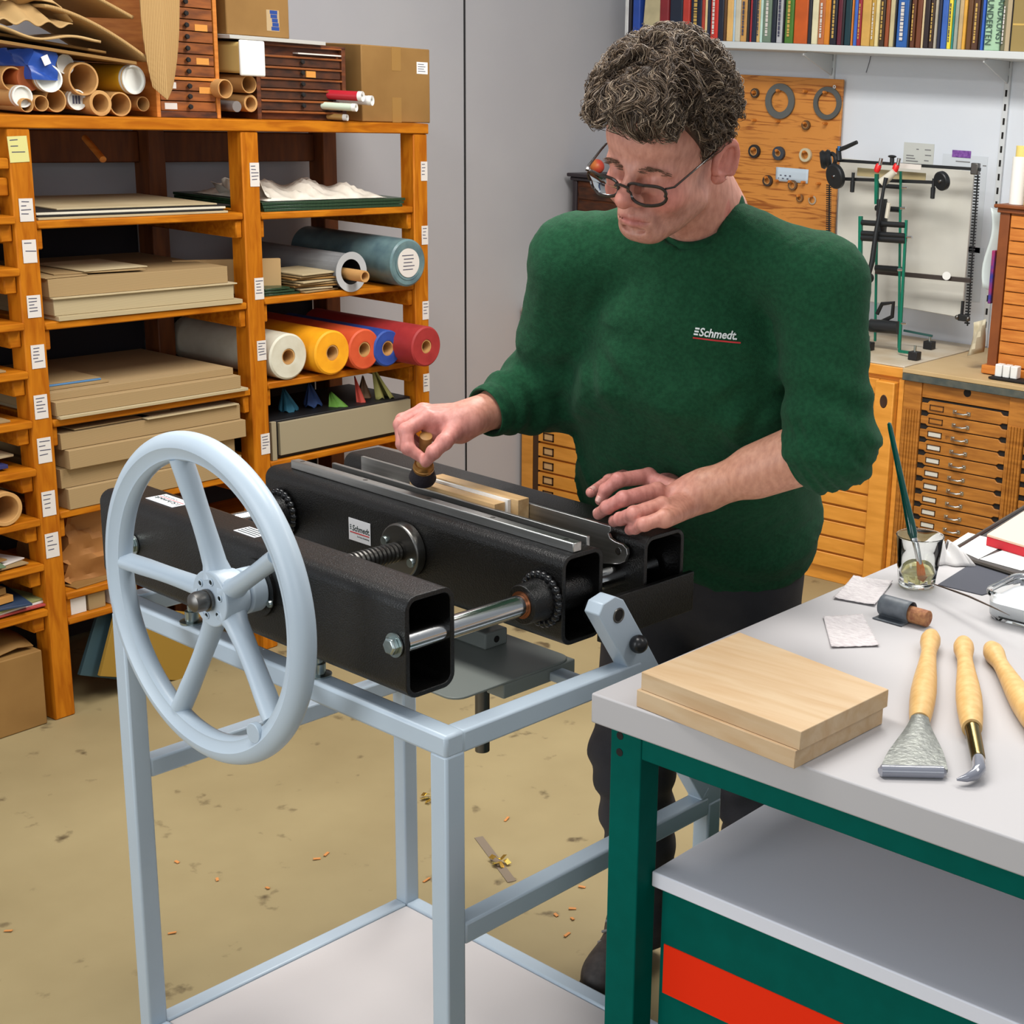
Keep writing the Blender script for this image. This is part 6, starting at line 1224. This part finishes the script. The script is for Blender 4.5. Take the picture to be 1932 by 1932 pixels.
# ---------------------------------------------------------------- hair
def scalp(th, ph): # direction on the skull
    return A3((math.cos(th)*math.cos(ph), math.cos(th)*math.sin(ph), math.sin(th)))
def hairmask(x, y, z):
    # signed: positive inside the hair area of the skull (local head coordinates)
    hl_ = np.interp(x, [-.11, -.07, -.03, -.005, .012, .03, .055, .085, .12], [-.085, -.075, -.035, .018, -.028, .028, .062, .078, .085]); return z-hl_
def hairbase(p):
    y = np.abs(p[..., 1]); q = np.stack([p[..., 0], y, p[..., 2]], -1)
    cr = ell(q, (-.012, 0, .056), (.108, .084, .094)); up = ell(q, (.004, 0, .085), (.110, .086, .088)); fr = ell(q, (.080, 0, .100), (.056, .066, .042)); d = smin(smin(cr, up, .02), fr, .03); m_ = hairmask(p[..., 0], y, p[..., 2])
    d = d+.0035*np.sin(p[..., 0]*120+3*np.sin(p[..., 1]*70))*np.sin(p[..., 1]*105+2*np.sin(p[..., 2]*80))*np.sin(p[..., 2]*95+1)*1.3+.0012*np.sin(p[..., 0]*420+6*np.sin(p[..., 2]*60)+4*np.sin(p[..., 1]*55))
    d = d+.010*smooth01(-p[..., 2], -.035, .01)*smooth01(y, .05, .075)
    return smax(d, -m_*.8, .006)
G, o_ = grid3((-.15, -.115, -.11), (.15, .115, .195), .0028); P, Q = snet(hairbase(G), o_, .0028); hparts = [(P, Q)]
HG = hairbase(G); gx, gy, gz = np.gradient(HG, .0028); SH = np.array(HG.shape)-1
def samp(p):
    i = np.clip(np.rint((p-o_)/.0028).astype(int), 0, SH); k = (i[:, 0], i[:, 1], i[:, 2]); n = np.stack([gx[k], gy[k], gz[k]], 1); n /= np.linalg.norm(n, axis=1)[:, None]+1e-9
    off = ((p-(o_+i*.0028))*n).sum(1); return HG[k]+off, n
fld = P; hparts = [snet(HG+.0035, o_, .0028)]; cand = fld[(hairmask(fld[:, 0], np.abs(fld[:, 1]), fld[:, 2]) > .004) & (fld[:, 2] > -.085)]
rs_ = np.random.RandomState(3); NS = 13000; p = cand[rs_.randint(0, len(cand), NS)]+rs_.randn(NS, 3)*.0012; K = 12
side = p[:, 2] < .040; front = (p[:, 0] > .075) & (p[:, 2] > .075)
L = np.where(side, rs_.uniform(.010, .020, NS), rs_.uniform(.028, .058, NS)); L = np.where(front, L*1.15, L); lift = np.where(side, rs_.uniform(.0005, .003, NS), rs_.uniform(.002, .014, NS)); r0 = rs_.uniform(.0004, .00095, NS)
ph = rs_.randn(NS)*.25; q = p.copy(); pts = []
for k in range(K):
    pts.append(q.copy()); t = k/(K-1); D_, n = samp(q)
    x, y, z = q.T
    ang = 1.9*np.sin(62*y+2.2*np.sin(48*x+1)+.5)+1.5*np.sin(58*x-40*z+1.5*np.sin(52*y))+ph+1.2*t*np.sin(40*p[:, 0]+33*p[:, 1])
    e1 = np.cross(n, A3((0, 1, 0))); e1 /= np.linalg.norm(e1, axis=1)[:, None]+1e-9; e1 *= np.where((e1[:, 0] > 0) | (np.abs(e1[:, 0]) < .2), 1, -1)[:, None]; e2 = np.cross(n, e1)
    v = e1*np.cos(ang)[:, None]+e2*np.sin(ang)[:, None]
    vs_ = A3((-.75, 0, -.7))-n*(n@A3((-.75, 0, -.7)))[:, None]; vs_ /= np.linalg.norm(vs_, axis=1)[:, None]+1e-9; v = np.where(side[:, None], vs_+.22*v, v)
    vf = A3((.35, .1, -.9)); v = np.where(front[:, None], .65*v+.75*vf, v); v /= np.linalg.norm(v, axis=1)[:, None]+1e-9
    q = q+v*(L/(K-1))[:, None]; D_, n = samp(q); tgt = lift*math.sin(PI*min(1, t*1.1+.05)); q = q-n*((D_-tgt)*np.where(front, .35, .6))[:, None]
pts = np.stack(pts, 1); r = r0[:, None]*(1-.75*(np.arange(K)/(K-1))**2)[None]
tan = np.gradient(pts, axis=1); tan /= np.linalg.norm(tan, axis=2)[..., None]+1e-9; e1 = np.cross(tan, A3((.31, .87, .39))); e1 /= np.linalg.norm(e1, axis=2)[..., None]+1e-9; e2 = np.cross(tan, e1)
mbv = np.stack([pts+(e1*math.cos(2*PI*j/3)+e2*math.sin(2*PI*j/3))*r[..., None] for j in range(3)], 2).reshape(-1, 3)
bi = (np.arange(NS)[:, None, None]*K+np.arange(K-1)[None, :, None])*3+np.arange(3)[None, None]; bj = (np.arange(NS)[:, None, None]*K+np.arange(K-1)[None, :, None])*3+(np.arange(3)[None, None]+1) % 3
mbf = np.stack([bi, bj, bj+3, bi+3], -1).reshape(-1, 4)
hparts.append((mbv, mbf))
tone = [A3(lin(c)) for c in ((64, 51, 41), (104, 85, 67), (152, 134, 113))]
rs_ = np.random.RandomState(6); hc = [np.repeat(tone[0][None], len(hparts[0][0]), 0)]
per = np.repeat(rs_.choice(3, NS, p=[.44, .40, .16]), 3*K); hc.append(np.array(tone)[per])
HAIR = mat('brown_grey_hair', (80, 62, 48), .5, spec=.4); nt = HAIR.node_tree; va = nt.nodes.new('ShaderNodeVertexColor'); va.layer_name = 'tone'; nt.links.new(va.outputs[0], nt.nodes['Principled BSDF'].inputs['Base Color'])
hparts = [(H0+P@HM.T-MO, Q) for P, Q in hparts]; hair = mesh_from(hparts, 'hair', HAIR, man, np.concatenate(hc))
# eyebrows and lashes
rnd = random.Random(5)
def hv(x, y, z): return Vector(hw(x, y, z)-MO)
for s in (-1, 1):
    mb = MB()
    for k in range(46):
        t = rnd.random(); yy = .012+.036*t; x = .1045-.018*t**1.6; z = .011+.007*math.sin(PI*min(1, t*1.1))+rnd.uniform(-.0035, .0035)-.004*t
        mb.tube([hv(x-.001, s*yy, z), hv(x+.0015, s*(yy+.005), z+.0015), hv(x-.001, s*(yy+.010), z)], [.0005, .0005, .0002], 4)
    mb.build('eyebrow', mat('brow_brown', (104, 76, 60), .6), body)
for s in (-1, 1):
    mb = MB(); mb.tube([hv(.0955-.012*abs(k/5-.5)**2*4, s*(.020+.025*k/5), -.0145+.003*abs(k/5-.5)) for k in range(6)], .0009, 5)
    mb.build('eyelashes', mat('lash_dark', (58, 36, 32), .6), body)
# ---------------------------------------------------------------- glasses
GF = mat('glasses_frame', (40, 30, 24), .18, coat=.5)
gs = MB(); gm = MB()
def rimpts(s):
    P_ = []
    for i in range(40):
        a = 2*PI*i/40; c, s_ = math.cos(a), math.sin(a); w = .0265*(abs(c)**.62)*(1 if c > 0 else -1); h_ = .0195*(abs(s_)**.72)*(1 if s_ > 0 else -1); P_.append((.1285-.0045*((w*s+.0)/.0265+0)**2-.010*(max(0, w)/.0265)-.0035*(h_ < 0), s*(.036+w*(1+.06*(h_ > 0))), -.0105+h_*.80))
    return P_
for s in (-1, 1):
    r_ = rimpts(s); pts = [hv(*q) for q in r_]; gs.tube(pts+[pts[0], pts[1]], .0024, 8, caps=False)
    c_ = sum(pts, Vector())/len(pts); cv = gm.bm.verts.new(c_); ring_ = [gm.bm.verts.new(q) for q in pts]
    for i in range(len(ring_)): gm.bm.faces.new((cv, ring_[i], ring_[(i+1) % len(ring_)]))
    gs.tube([hv(.1155, s*.0645, .0015), hv(.104, s*.071, .001), hv(.06, s*.0765, .010), hv(.0, s*.0815, .021), hv(-.022, s*.083, .012), hv(-.036, s*.080, -.012)], [.0026, .0024, .002, .0018, .0018, .0018], 8, flat=.6)
gs.tube([hv(.1272, -.0108, -.005), hv(.130, -.005, -.002), hv(.1306, 0, -.001), hv(.130, .005, -.002), hv(.1272, .0108, -.005)], .0021, 8)
gl_ = gs.build('glasses_frame', GF, man); 
gm.build('glasses_lens', mat('lens_glass', (244, 248, 248), .0, trans=1., ior=1.03), gl_, solid=.001)
# ---------------------------------------------------------------- brush in the right hand
bt = hz(797, 905, 1.072); bh = Rh['index'][0]*.0+pd(803, 832, 2.435); ba = unit(bh-bt); BL = np.linalg.norm(bh-bt)
gb = thing('glue_brush', 'round brush with wooden handle and dark bristles held in the man\'s right hand', 'brush', tuple(bt))
MB().lathe([(0, 0), (.021, .001), (.0225, .006), (.018, .022), (.016, .027), (0, .027)], (0, 0, 0), Vector(ba), 28).build('dark_bristles', mat('dark_bristle', (36, 30, 36), .8, bump=.8, bscale=300), gb)
MB().lathe([(0, .025), (.0165, .025), (.0172, .027), (.0172, .031), (.016, .032), (.016, .036), (.0150, .040), (0, .040)], (0, 0, 0), Vector(ba), 28).build('ferrule_ring', mat('brass_ring', (176, 126, 66), .35, .6), gb)
MB().lathe([(0, .039), (.0125, .039), (.0095, .048), (.0088, BL*.7), (.0105, BL+.004), (.0100, BL+.012), (0, BL+.014)], (0, 0, 0), Vector(ba), 24).build('wood_handle', mat('brush_wood', (176, 132, 72), .5, c2=(150, 106, 54), scale=20), gb)
